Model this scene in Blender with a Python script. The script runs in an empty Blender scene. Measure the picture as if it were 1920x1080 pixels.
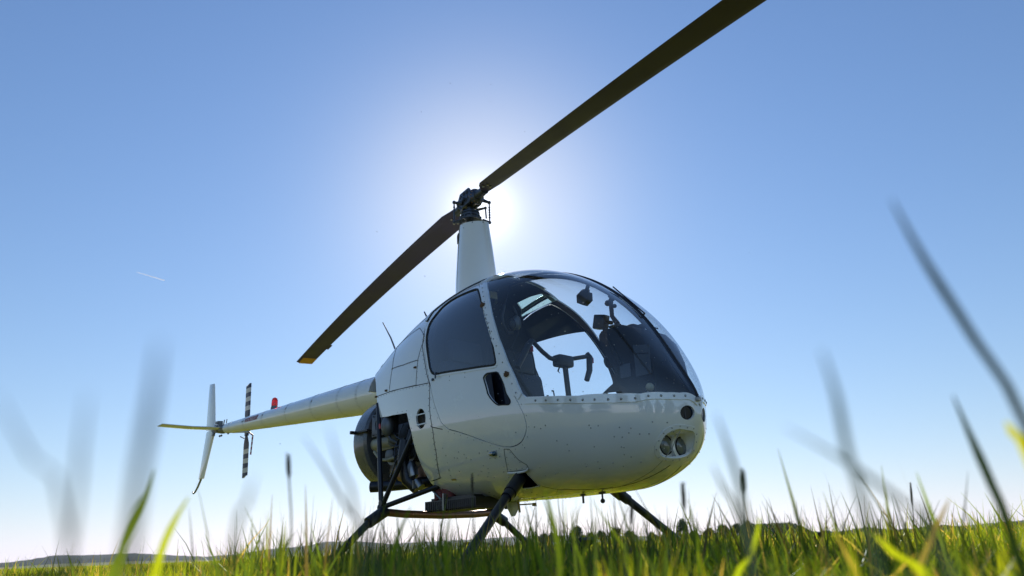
import bpy, bmesh, math, random
import numpy as np
from mathutils import Vector, Matrix
from mathutils.geometry import delaunay_2d_cdt
R = math.radians
PI = math.pi
scene = bpy.context.scene
col = scene.collection

# ---------------------------------------------------------------- camera
CAM = Vector((3.85431, -3.20201, 0.16245))
YAW, PIT, ROL, FPX = 2.39132401, 0.33700536, -0.03921492, 1396.149
Fv = Vector((math.cos(YAW)*math.cos(PIT), math.sin(YAW)*math.cos(PIT), math.sin(PIT)))
R0 = Vector((math.sin(YAW), -math.cos(YAW), 0)); U0 = R0.cross(Fv)
Rv = math.cos(ROL)*R0 + math.sin(ROL)*U0
Uv = -math.sin(ROL)*R0 + math.cos(ROL)*U0
cd = bpy.data.cameras.new('camera')
cam = bpy.data.objects.new('camera', cd); col.objects.link(cam)
M = Matrix((Rv, Uv, -Fv)).transposed().to_4x4(); M.translation = CAM
cam.matrix_world = M
cd.sensor_width = 36.0; cd.lens = FPX/1920*36.0
cd.clip_start = 0.02; cd.clip_end = 60000
cd.dof.use_dof = True; cd.dof.focus_distance = 4.1; cd.dof.aperture_fstop = 4.2
scene.camera = cam

# ---------------------------------------------------------------- sky, sun, exposure
SUN_DIR = Vector((-0.684, 0.590, 0.4294)).normalized()
SUN_EL = math.asin(SUN_DIR.z)
SUN_AZ = math.atan2(SUN_DIR.y, SUN_DIR.x)
world = bpy.data.worlds.new('World'); scene.world = world
world.use_nodes = True
wn = world.node_tree; wn.nodes.clear()
sky = wn.nodes.new('ShaderNodeTexSky'); sky.sky_type = 'NISHITA'; sky.sun_disc = False
sky.sun_elevation = SUN_EL; sky.sun_rotation = PI/2 - SUN_AZ
sky.altitude = 400; sky.air_density = 1.0; sky.dust_density = .1; sky.ozone_density = 3.0
bg = wn.nodes.new('ShaderNodeBackground'); bg.inputs['Strength'].default_value = 0.124
wo = wn.nodes.new('ShaderNodeOutputWorld')
# the summer sky is paler near the horizon and has a bright aureole round the sun (both fixed to world directions)
def wmath(op, a_, b_=None, clamp=False):
    n_ = wn.nodes.new('ShaderNodeMath'); n_.operation = op; n_.use_clamp = clamp
    for i, q in enumerate((a_, b_)):
        if q is None: continue
        if isinstance(q, (int, float)): n_.inputs[i].default_value = q
        else: wn.links.new(q, n_.inputs[i])
    return n_.outputs[0]
def wscale(color, k):
    n_ = wn.nodes.new('ShaderNodeVectorMath'); n_.operation = 'SCALE'; n_.inputs[0].default_value = color; wn.links.new(k, n_.inputs['Scale']); return n_.outputs[0]
def wvec(op, a_, b_):
    n_ = wn.nodes.new('ShaderNodeVectorMath'); n_.operation = op
    for i, q in enumerate((a_, b_)):
        if isinstance(q, tuple): n_.inputs[i].default_value = q
        else: wn.links.new(q, n_.inputs[i])
    return n_
wtc = wn.nodes.new('ShaderNodeTexCoord'); dirn = wvec('NORMALIZE', wtc.outputs['Generated'], (0, 0, 0)).outputs[0]
dt = wvec('DOT_PRODUCT', dirn, tuple(SUN_DIR)).outputs['Value']; om = wmath('SUBTRACT', 1.0, dt)
au = wmath('EXPONENT', wmath('MULTIPLY', om, -95.0)); core = wmath('EXPONENT', wmath('MULTIPLY', om, -1300.0)); wide = wmath('EXPONENT', wmath('MULTIPLY', om, -14.0))
sx = wn.nodes.new('ShaderNodeSeparateXYZ'); wn.links.new(dirn, sx.inputs[0])
low = wmath('EXPONENT', wmath('MULTIPLY', wmath('ABSOLUTE', sx.outputs[2]), -9.0))
low2 = wmath('EXPONENT', wmath('MULTIPLY', wmath('ABSOLUTE', sx.outputs[2]), -2.0))
dim = wvec('SUBTRACT', wvec('SUBTRACT', (1.0, 1.14, 1.34), wscale((.34, .36, .06), low)).outputs[0], wscale((.0, .25, .62), low2)).outputs[0]
# added fill: sky opposite the sun is boosted to light the camera-facing side
antisun_fill = wmath('MULTIPLY_ADD', wmath('MULTIPLY', dt, -1.0, True), .75); antisun_fill.node.inputs[2].default_value = 1.0
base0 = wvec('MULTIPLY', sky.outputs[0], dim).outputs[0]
bs = wn.nodes.new('ShaderNodeVectorMath'); bs.operation = 'SCALE'; wn.links.new(base0, bs.inputs[0]); wn.links.new(antisun_fill, bs.inputs['Scale']); base = bs.outputs[0]
s1 = wvec('ADD', base, wscale((3.2, 2.4, 0.9), au)).outputs[0]
s2 = wvec('ADD', s1, wscale((5.0, 5.0, 5.0), core)).outputs[0]
s3 = wvec('ADD', s2, wscale((.05, .12, .2), wide)).outputs[0]
s4 = wvec('ADD', s3, wscale((1.5, 2.75, 4.8), wmath('EXPONENT', wmath('MULTIPLY', wmath('ABSOLUTE', sx.outputs[2]), -24.0)))).outputs[0]
wn.links.new(s4, bg.inputs[0]); wn.links.new(bg.outputs[0], wo.inputs[0])
sl = bpy.data.lights.new('sun', 'SUN'); sl.energy = 5.0; sl.angle = R(0.53); sl.color = (1.0, 0.95, 0.87)
so = bpy.data.objects.new('sun', sl); col.objects.link(so)
so.rotation_euler = SUN_DIR.to_track_quat('Z', 'Y').to_euler()
so.location = (0, 0, 30)
scene.view_settings.view_transform = 'Standard'; scene.view_settings.look = 'None'
scene.view_settings.gamma = 1.0; scene.view_settings.use_curve_mapping = False
scene.view_settings.exposure = 0.0
scene.cycles.max_bounces = 10; scene.cycles.transparent_max_bounces = 16
scene.cycles.volume_bounces = 0

# ---------------------------------------------------------------- helpers
def tag(o, label=None, cat=None, group=None, kind=None):
    if label: o['label'] = label
    if cat: o['category'] = cat
    if group: o['group'] = group
    if kind: o['kind'] = kind
    return o
def empty(name, loc=(0, 0, 0), parent=None):
    o = bpy.data.objects.new(name, None); col.objects.link(o); o.location = loc
    o.empty_display_size = .1
    if parent: o.parent = parent
    return o

class MB:
    """collects geometry, then links it as one mesh object"""
    def __init__(s): s.v = []; s.f = []; s.m = []; s.n = None
    def add(s, vs, fs, mi=0):
        k = len(s.v); s.v += [tuple(p) for p in vs]
        for f in fs: s.f.append(tuple(k+i for i in f)); s.m.append(mi)
    def box(s, c, d, mi=0, rot=None):
        c = Vector(c); hx, hy, hz = d[0]/2, d[1]/2, d[2]/2
        P = [Vector((x, y, z)) for x in (-hx, hx) for y in (-hy, hy) for z in (-hz, hz)]
        if rot is not None: P = [rot @ p for p in P]
        s.add([c+p for p in P], [(0,1,3,2),(4,6,7,5),(0,4,5,1),(2,3,7,6),(0,2,6,4),(1,5,7,3)], mi)
    def tube(s, pts, r, n=12, mi=0, caps=True):
        pts = [Vector(p) for p in pts]; rs = [float(q) for q in r] if isinstance(r, (list, tuple)) else [float(r)]*len(pts)
        k = len(s.v); up = None
        for i, p in enumerate(pts):
            t = (pts[min(i+1, len(pts)-1)] - pts[max(i-1, 0)]).normalized()
            if up is None:
                up = Vector((0, 0, 1)) if abs(t.z) < .9 else Vector((1, 0, 0))
            a = t.cross(up).normalized(); b = a.cross(t).normalized(); up = b
            for j in range(n):
                q = 2*PI*j/n; s.v.append(tuple(p + rs[i]*(math.cos(q)*a + math.sin(q)*b)))
        for i in range(len(pts)-1):
            for j in range(n):
                a0 = k+i*n+j; a1 = k+i*n+(j+1) % n
                s.f.append((a0, a1, a1+n, a0+n)); s.m.append(mi)
        if caps:
            s.f.append(tuple(k+j for j in range(n-1, -1, -1))); s.m.append(mi)
            s.f.append(tuple(k+(len(pts)-1)*n+j for j in range(n))); s.m.append(mi)
    def lathe(s, prof, o, axis, n=24, mi=0, cap=True):
        """prof: (distance along axis, radius)"""
        ax = Vector(axis).normalized(); o = Vector(o)
        s.tube_like([(o+ax*float(d), float(r)) for d, r in prof], ax, n, mi, cap)
    def tube_like(s, pr, ax, n, mi, cap=True):
        u = Vector((0, 0, 1)) if abs(ax.z) < .9 else Vector((1, 0, 0))
        a = ax.cross(u).normalized(); b = ax.cross(a).normalized(); k = len(s.v)
        for p, r in pr:
            for j in range(n):
                q = 2*PI*j/n; s.v.append(tuple(p + r*(math.cos(q)*a + math.sin(q)*b)))
        for i in range(len(pr)-1):
            for j in range(n):
                a0 = k+i*n+j; a1 = k+i*n+(j+1) % n
                s.f.append((a0, a0+n, a1+n, a1)); s.m.append(mi)
        if cap:
            s.f.append(tuple(k+j for j in range(n))); s.m.append(mi)
            s.f.append(tuple(k+(len(pr)-1)*n+j for j in range(n-1, -1, -1))); s.m.append(mi)
    def ball(s, c, r, n=8, mi=0, sc=(1, 1, 1)):
        c = Vector(c); k = len(s.v); h = n//2+1
        for i in range(h+1):
            t = PI*i/h
            for j in range(n):
                q = 2*PI*j/n
                s.v.append((c.x+r*sc[0]*math.sin(t)*math.cos(q), c.y+r*sc[1]*math.sin(t)*math.sin(q), c.z+r*sc[2]*math.cos(t)))
        for i in range(h):
            for j in range(n):
                a0 = k+i*n+j; a1 = k+i*n+(j+1) % n
                s.f.append((a0, a0+n, a1+n, a1)); s.m.append(mi)
    def prism(s, poly, d, mi=0):
        """poly: list of 3-D points of a flat outline, d: thickness vector"""
        n = len(poly); d = Vector(d); P = [Vector(p) for p in poly]
        s.add([p for p in P]+[p+d for p in P], [tuple(range(n)), tuple(range(2*n-1, n-1, -1))] +
              [(i, i+n, (i+1) % n+n, (i+1) % n) for i in range(n)], mi)
    def build(s, name, mats, parent=None, smooth=35, bevel=0):
        me = bpy.data.meshes.new(name)
        me.from_pydata(s.v, [], s.f)
        if not isinstance(mats, (list, tuple)): mats = [mats]
        for m in mats: me.materials.append(m)
        me.polygons.foreach_set('material_index', s.m)
        if s.n is None:
            bm = bmesh.new(); bm.from_mesh(me)
            bmesh.ops.remove_doubles(bm, verts=bm.verts, dist=1e-6)
            bmesh.ops.recalc_face_normals(bm, faces=bm.faces)
            if bevel:
                es = [e for e in bm.edges if len(e.link_faces) == 2 and e.calc_face_angle(0) > R(40)]
                bmesh.ops.bevel(bm, geom=es, offset=bevel, segments=2, affect='EDGES', profile=.6)
            bm.to_mesh(me); bm.free()
        me.polygons.foreach_set('use_smooth', [smooth > 0]*len(me.polygons))
        if s.n is not None:
            me.normals_split_custom_set_from_vertices([tuple(q) for q in s.n])
        elif smooth > 0:
            me.set_sharp_from_angle(angle=R(smooth))
        me.update()
        o = bpy.data.objects.new(name, me); col.objects.link(o)
        if parent: o.parent = parent
        return o

# ---------------------------------------------------------------- materials
def mat(name, base=(.5, .5, .5), rough=.5, metal=0., coat=0., spec=.5, noise=0., nscale=6., bump=0., bscale=40., rough_var=0., trans=0., emit=None):
    m = bpy.data.materials.new(name); m.use_nodes = True
    nt = m.node_tree; b = nt.nodes['Principled BSDF']
    b.inputs['Base Color'].default_value = (*base, 1); b.inputs['Roughness'].default_value = rough
    b.inputs['Metallic'].default_value = metal; b.inputs['Coat Weight'].default_value = coat
    b.inputs['Specular IOR Level'].default_value = spec
    b.inputs['Coat Roughness'].default_value = .04
    b.inputs['Transmission Weight'].default_value = trans
    tc = nt.nodes.new('ShaderNodeTexCoord')
    if noise or rough_var:
        n1 = nt.nodes.new('ShaderNodeTexNoise'); n1.inputs['Scale'].default_value = nscale; n1.inputs['Detail'].default_value = 8
        n1.inputs['Roughness'].default_value = .65
        nt.links.new(tc.outputs['Object'], n1.inputs['Vector'])
    if noise:
        mx = nt.nodes.new('ShaderNodeMix'); mx.data_type = 'RGBA'
        mx.inputs[6].default_value = (*[c*(1-noise) for c in base], 1); mx.inputs[7].default_value = (*[min(1, c*(1+noise)) for c in base], 1)
        nt.links.new(n1.outputs['Fac'], mx.inputs[0]); nt.links.new(mx.outputs[2], b.inputs['Base Color'])
    if rough_var:
        mr = nt.nodes.new('ShaderNodeMapRange'); mr.inputs['From Min'].default_value = .3; mr.inputs['From Max'].default_value = .7
        mr.inputs['To Min'].default_value = max(0, rough-rough_var); mr.inputs['To Max'].default_value = rough+rough_var
        nt.links.new(n1.outputs['Fac'], mr.inputs['Value']); nt.links.new(mr.outputs[0], b.inputs['Roughness'])
    if bump:
        n2 = nt.nodes.new('ShaderNodeTexNoise'); n2.inputs['Scale'].default_value = bscale; n2.inputs['Detail'].default_value = 4
        nt.links.new(tc.outputs['Object'], n2.inputs['Vector'])
        bp = nt.nodes.new('ShaderNodeBump'); bp.inputs['Strength'].default_value = bump; bp.inputs['Distance'].default_value = .01
        nt.links.new(n2.outputs['Fac'], bp.inputs['Height']); nt.links.new(bp.outputs[0], b.inputs['Normal'])
    if emit:
        b.inputs['Emission Color'].default_value = (*emit[0], 1); b.inputs['Emission Strength'].default_value = emit[1]
    return m

def paint_material():
    """off-white aircraft enamel: faint grime, oil specks, tiny waviness of the skin"""
    m = mat('white_enamel', (.82, .83, .80), .24, coat=1.0, noise=.07, nscale=2.2, rough_var=.06, spec=.5)
    nt = m.node_tree; b = nt.nodes['Principled BSDF']; b.inputs['Coat IOR'].default_value = 1.75; b.inputs['Coat Roughness'].default_value = .03
    tc = nt.nodes.new('ShaderNodeTexCoord')
    vo = nt.nodes.new('ShaderNodeTexVoronoi'); vo.inputs['Scale'].default_value = 26
    nt.links.new(tc.outputs['Object'], vo.inputs['Vector'])
    nz = nt.nodes.new('ShaderNodeTexNoise'); nz.inputs['Scale'].default_value = 3.5
    nt.links.new(tc.outputs['Object'], nz.inputs['Vector'])
    m1 = nt.nodes.new('ShaderNodeMath'); m1.operation = 'LESS_THAN'; m1.inputs[1].default_value = .045
    nt.links.new(vo.outputs['Distance'], m1.inputs[0])
    m2 = nt.nodes.new('ShaderNodeMath'); m2.operation = 'GREATER_THAN'; m2.inputs[1].default_value = .53
    nt.links.new(nz.outputs['Fac'], m2.inputs[0])
    m3 = nt.nodes.new('ShaderNodeMath'); m3.operation = 'MULTIPLY'
    nt.links.new(m1.outputs[0], m3.inputs[0]); nt.links.new(m2.outputs[0], m3.inputs[1])
    mx = nt.nodes.new('ShaderNodeMix'); mx.data_type = 'RGBA'; mx.inputs[7].default_value = (.12, .08, .05, 1)
    old = b.inputs['Base Color'].links[0].from_socket
    nt.links.new(m3.outputs[0], mx.inputs[0]); nt.links.new(old, mx.inputs[6]); nt.links.new(mx.outputs[2], b.inputs['Base Color'])
    wv = nt.nodes.new('ShaderNodeTexNoise'); wv.inputs['Scale'].default_value = 5; wv.inputs['Detail'].default_value = 1.5
    nt.links.new(tc.outputs['Object'], wv.inputs['Vector'])
    bp = nt.nodes.new('ShaderNodeBump'); bp.inputs['Strength'].default_value = .16; bp.inputs['Distance'].default_value = .006
    nt.links.new(wv.outputs['Fac'], bp.inputs['Height'])
    nt.links.new(bp.outputs[0], b.inputs['Normal']); nt.links.new(bp.outputs[0], b.inputs['Coat Normal'])
    return m

def glass_material(name, tint, dust=.05, specks=True, refl=1.45, boost=1.9):
    m = bpy.data.materials.new(name); m.use_nodes = True; nt = m.node_tree; nt.nodes.clear()
    out = nt.nodes.new('ShaderNodeOutputMaterial')
    tr = nt.nodes.new('ShaderNodeBsdfTransparent'); tr.inputs[0].default_value = (*tint, 1)
    gl = nt.nodes.new('ShaderNodeBsdfGlossy'); gl.inputs['Roughness'].default_value = .015
    fr = nt.nodes.new('ShaderNodeFresnel'); fr.inputs['IOR'].default_value = refl
    mu = nt.nodes.new('ShaderNodeMath'); mu.operation = 'MULTIPLY'; mu.inputs[1].default_value = boost; mu.use_clamp = True
    # the Fresnel node swaps its IOR on back faces: use both sides alike
    ge = nt.nodes.new('ShaderNodeNewGeometry'); 
    fb = nt.nodes.new('ShaderNodeFresnel'); fb.inputs['IOR'].default_value = 1/refl
    mf = nt.nodes.new('ShaderNodeMix'); mf.data_type = 'FLOAT'
    nt.links.new(ge.outputs['Backfacing'], mf.inputs[0]); nt.links.new(fr.outputs[0], mf.inputs[2]); nt.links.new(fb.outputs[0], mf.inputs[3])
    nt.links.new(mf.outputs[0], mu.inputs[0])
    mg = nt.nodes.new('ShaderNodeMixShader')
    nt.links.new(mu.outputs[0], mg.inputs[0]); nt.links.new(tr.outputs[0], mg.inputs[1]); nt.links.new(gl.outputs[0], mg.inputs[2])
    # dust film and stuck specks
    df = nt.nodes.new('ShaderNodeBsdfDiffuse'); df.inputs[0].default_value = (.75, .74, .70, 1)
    tl = nt.nodes.new('ShaderNodeBsdfTranslucent'); tl.inputs[0].default_value = (.8, .78, .72, 1)
    ad = nt.nodes.new('ShaderNodeMixShader'); ad.inputs[0].default_value = .7
    nt.links.new(df.outputs[0], ad.inputs[1]); nt.links.new(tl.outputs[0], ad.inputs[2])
    tc = nt.nodes.new('ShaderNodeTexCoord')
    nz = nt.nodes.new('ShaderNodeTexNoise'); nz.inputs['Scale'].default_value = 4; nz.inputs['Detail'].default_value = 8; nz.inputs['Roughness'].default_value = .7
    nt.links.new(tc.outputs['Object'], nz.inputs['Vector'])
    mr = nt.nodes.new('ShaderNodeMapRange'); mr.inputs['From Min'].default_value = .35; mr.inputs['From Max'].default_value = .75
    mr.inputs['To Min'].default_value = dust*.4; mr.inputs['To Max'].default_value = dust*2
    nt.links.new(nz.outputs['Fac'], mr.inputs['Value'])
    fac = mr.outputs[0]
    if specks:
        vo = nt.nodes.new('ShaderNodeTexVoronoi'); vo.inputs['Scale'].default_value = 38
        nt.links.new(tc.outputs['Object'], vo.inputs['Vector'])
        wn_ = nt.nodes.new('ShaderNodeMath'); wn_.operation = 'LESS_THAN'; wn_.inputs[1].default_value = .085
        nt.links.new(vo.outputs['Distance'], wn_.inputs[0])
        cr = nt.nodes.new('ShaderNodeSeparateColor'); nt.links.new(vo.outputs['Color'], cr.inputs[0])
        gt = nt.nodes.new('ShaderNodeMath'); gt.operation = 'GREATER_THAN'; gt.inputs[1].default_value = .5
        nt.links.new(cr.outputs[0], gt.inputs[0])
        m3 = nt.nodes.new('ShaderNodeMath'); m3.operation = 'MULTIPLY'
        nt.links.new(wn_.outputs[0], m3.inputs[0]); nt.links.new(gt.outputs[0], m3.inputs[1])
        m4 = nt.nodes.new('ShaderNodeMath'); m4.operation = 'MULTIPLY_ADD'; m4.inputs[1].default_value = .6
        nt.links.new(m3.outputs[0], m4.inputs[0]); nt.links.new(fac, m4.inputs[2]); fac = m4.outputs[0]
    mo = nt.nodes.new('ShaderNodeMixShader')
    nt.links.new(fac, mo.inputs[0]); nt.links.new(mg.outputs[0], mo.inputs[1]); nt.links.new(ad.outputs[0], mo.inputs[2])
    nt.links.new(mo.outputs[0], out.inputs[0])
    return m

def leaf_material(name, attr='tint', trans=.5, rough=.45, gain=1.0, hue=(1, 1, 1)):
    """two-sided leaf: the colour of each blade or leaf comes from a face-corner attribute"""
    m = bpy.data.materials.new(name); m.use_nodes = True; nt = m.node_tree; nt.nodes.clear()
    out = nt.nodes.new('ShaderNodeOutputMaterial')
    at = nt.nodes.new('ShaderNodeAttribute'); at.attribute_name = attr
    b = nt.nodes.new('ShaderNodeBsdfPrincipled'); b.inputs['Roughness'].default_value = rough
    b.inputs['Specular IOR Level'].default_value = .4
    nt.links.new(at.outputs['Color'], b.inputs['Base Color'])
    tl = nt.nodes.new('ShaderNodeBsdfTranslucent')
    mx = nt.nodes.new('ShaderNodeMix'); mx.data_type = 'RGBA'; mx.blend_type = 'MULTIPLY'; mx.inputs[0].default_value = 1
    mx.inputs[7].default_value = (gain*hue[0], gain*hue[1], gain*hue[2], 1)
    nt.links.new(at.outputs['Color'], mx.inputs[6]); nt.links.new(mx.outputs[2], tl.inputs[0])
    ms = nt.nodes.new('ShaderNodeMixShader'); ms.inputs[0].default_value = trans
    nt.links.new(b.outputs[0], ms.inputs[1]); nt.links.new(tl.outputs[0], ms.inputs[2]); nt.links.new(ms.outputs[0], out.inputs[0])
    return m

PAINT = paint_material()
DARKBLUE = mat('blade_coating', (.044, .035, .085), .5, noise=.35, nscale=3, rough_var=.12, spec=.45)
BLACK = mat('black_enamel', (.012, .013, .018), .35, noise=.2, rough_var=.08)
RUBBER = mat('rubber_seal', (.012, .012, .012), .7)
LINING = mat('cabin_lining', (.014, .016, .022), .8, noise=.2, nscale=12)
SEAT = mat('seat_leather', (.022, .024, .032), .5, noise=.2, nscale=20)
STEEL = mat('dull_steel', (.32, .32, .31), .4, metal=.9, noise=.2, nscale=14, rough_var=.12)
CASTING = mat('grey_casting', (.16, .17, .18), .45, metal=.5, noise=.3, nscale=18, rough_var=.1)
HUBM = mat('hub_metal', (.07, .08, .10), .4, metal=.6, noise=.25, nscale=22, rough_var=.1)
RIVET = mat('rivet_head', (.34, .34, .33), .3, metal=.3, noise=.15, nscale=50)
SEAM = mat('panel_gap', (.03, .03, .03), .8)
RUST = mat('rusty_latch', (.11, .06, .03), .8, noise=.5, nscale=60)
ORANGE = mat('orange_tip_paint', (.62, .30, .03), .5, noise=.1, nscale=20)
REDSCAT = mat('red_duct_hose', (.16, .035, .03), .7, noise=.25, nscale=30)
COPPER = mat('heat_tinted_steel', (.35, .20, .13), .4, metal=.8, noise=.3, nscale=10)
SCROLL = mat('dark_grey_fan_housing', (.10, .105, .115), .28, noise=.2, nscale=6, rough_var=.1, coat=.3)
BEIGE = mat('beige_cooler', (.34, .32, .22), .5, noise=.2, nscale=14)
REDPL = mat('red_plastic', (.5, .02, .03), .4)
PLASTIC = mat('black_plastic', (.02, .02, .022), .4)
WHITEP = mat('white_stripe', (.55, .55, .52), .5, noise=.1)
NAVY = mat('navy_stripe', (.015, .025, .06), .4, noise=.2)
REDP = mat('red_stripe', (.30, .012, .02), .5)
YELLOW = mat('yellow_plate', (.45, .33, .10), .5, noise=.2, nscale=60)
GREEND = mat('green_decal', (.25, .40, .30), .5)
GLASS = glass_material('windshield_acrylic', (.88, .93, .96), dust=.014)
WINDOW = glass_material('tinted_window', (.55, .66, .80), dust=.006, specks=False, refl=1.55, boost=2.6)
GREENGL = glass_material('green_tinted_pane', (.55, .78, .68), dust=.12, specks=False)
LENS = mat('lamp_lens', (.13, .15, .14), .10, coat=1.0, noise=.3, nscale=30)
REFLECTOR = mat('lamp_reflector', (.85, .85, .85), .12, metal=1.0)
REDLENS = mat('red_beacon_glass', (.9, .03, .03), .12, trans=.75)
BLUELENS = mat('dark_green_lens', (.01, .05, .07), .08, coat=1)

# ---------------------------------------------------------------- cabin and cowling skin
BP = [0.8150,0.9172,1.0695,1.3005,1.5187,1.6967,1.8147,1.8536,1.7974,1.6396,1.3442,0.8150,0.6996,0.5753,0.4905,0.4381,0.4302,0.4287,0.4344,0.4630,0.6602,1.0118,0.0000,0.0925,0.2308,0.3397,0.4288,0.4911,0.5120,0.5053,0.4772,0.3994,0.2924]
X0 = 1.7525
LB = 2.8
KN = np.linspace(0, 1, 11)
def spline(Y):
    Y = np.array(Y); n = 11; h = np.diff(KN); A = np.eye(n); b = np.zeros(n)
    for i in range(1, n-1):
        A[i, i-1] = h[i-1]; A[i, i] = 2*(h[i-1]+h[i]); A[i, i+1] = h[i]
        b[i] = 6*((Y[i+1]-Y[i])/h[i]-(Y[i]-Y[i-1])/h[i-1])
    Mm = np.linalg.solve(A, b)
    def g(x):
        i = np.clip(np.searchsorted(KN, x)-1, 0, n-2); d = x-KN[i]; hh = h[i]
        return Y[i]+d*((Y[i+1]-Y[i])/hh-hh*(2*Mm[i]+Mm[i+1])/6)+d*d*Mm[i]/2+d**3*(Mm[i+1]-Mm[i])/(6*hh)
    return g
_t, _b, _w = spline(BP[:11]), spline(BP[11:22]), spline(BP[22:])
ZX = [-1.05, .3, .9, 1.4, 1.8]; ZZ = [1.25, 1.05, .98, .88, .815]
def tbw_s(s):
    T, B, W = _t(s), _b(s), _w(s); x = X0-LB*s*s
    zc = np.interp(x+1.8-X0, ZX, ZZ); zc = np.clip(zc, B+.25*(T-B), T-.25*(T-B))
    return x, T, B, np.maximum(W, 1e-5), zc
def surf(s, a):
    """right half a in [-90,90] degrees, left half below -90 (mirrored)"""
    s = np.asarray(s, float); a = np.asarray(a, float)
    left = a < -PI/2; aa = np.where(left, -PI-a, a)
    x, T, B, W, zc = tbw_s(s); c = np.abs(np.cos(aa)); sn = np.sin(aa)
    n = np.where(sn > 0, 2.75, 2.4); h = np.where(sn > 0, T-zc, zc-B)
    y = W*c**(2/n); z = zc+h*np.sign(sn)*np.abs(sn)**(2/n)
    return np.stack([x+0*c, np.where(left, y, -y), z], -1)
def imp(P):
    s = np.sqrt(np.clip((X0-P[:, 0])/LB, 0, 1.3)); x, T, B, W, zc = tbw_s(s)
    up = P[:, 2] > zc; n = np.where(up, 2.75, 2.4); h = np.maximum(np.where(up, T-zc, zc-B), 1e-5)
    return (np.abs(P[:, 1])/W)**n+(np.abs(P[:, 2]-zc)/h)**n
def normals(P):
    P = np.array(P, float); Q = P.copy(); Q[:, 0] = np.minimum(Q[:, 0], X0-.003)
    e = 5e-4; g = np.zeros_like(P)
    for k in range(3):
        d = np.zeros(3); d[k] = e; g[:, k] = (imp(Q+d)-imp(Q-d))
    nose = P[:, 0] > X0-.004; g[nose] = (1, 0, 0)
    return g/np.linalg.norm(g, axis=1)[:, None]
def at(s, a): 
    P = surf([s], [a]); return Vector(P[0]), Vector(normals(P)[0])
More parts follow.
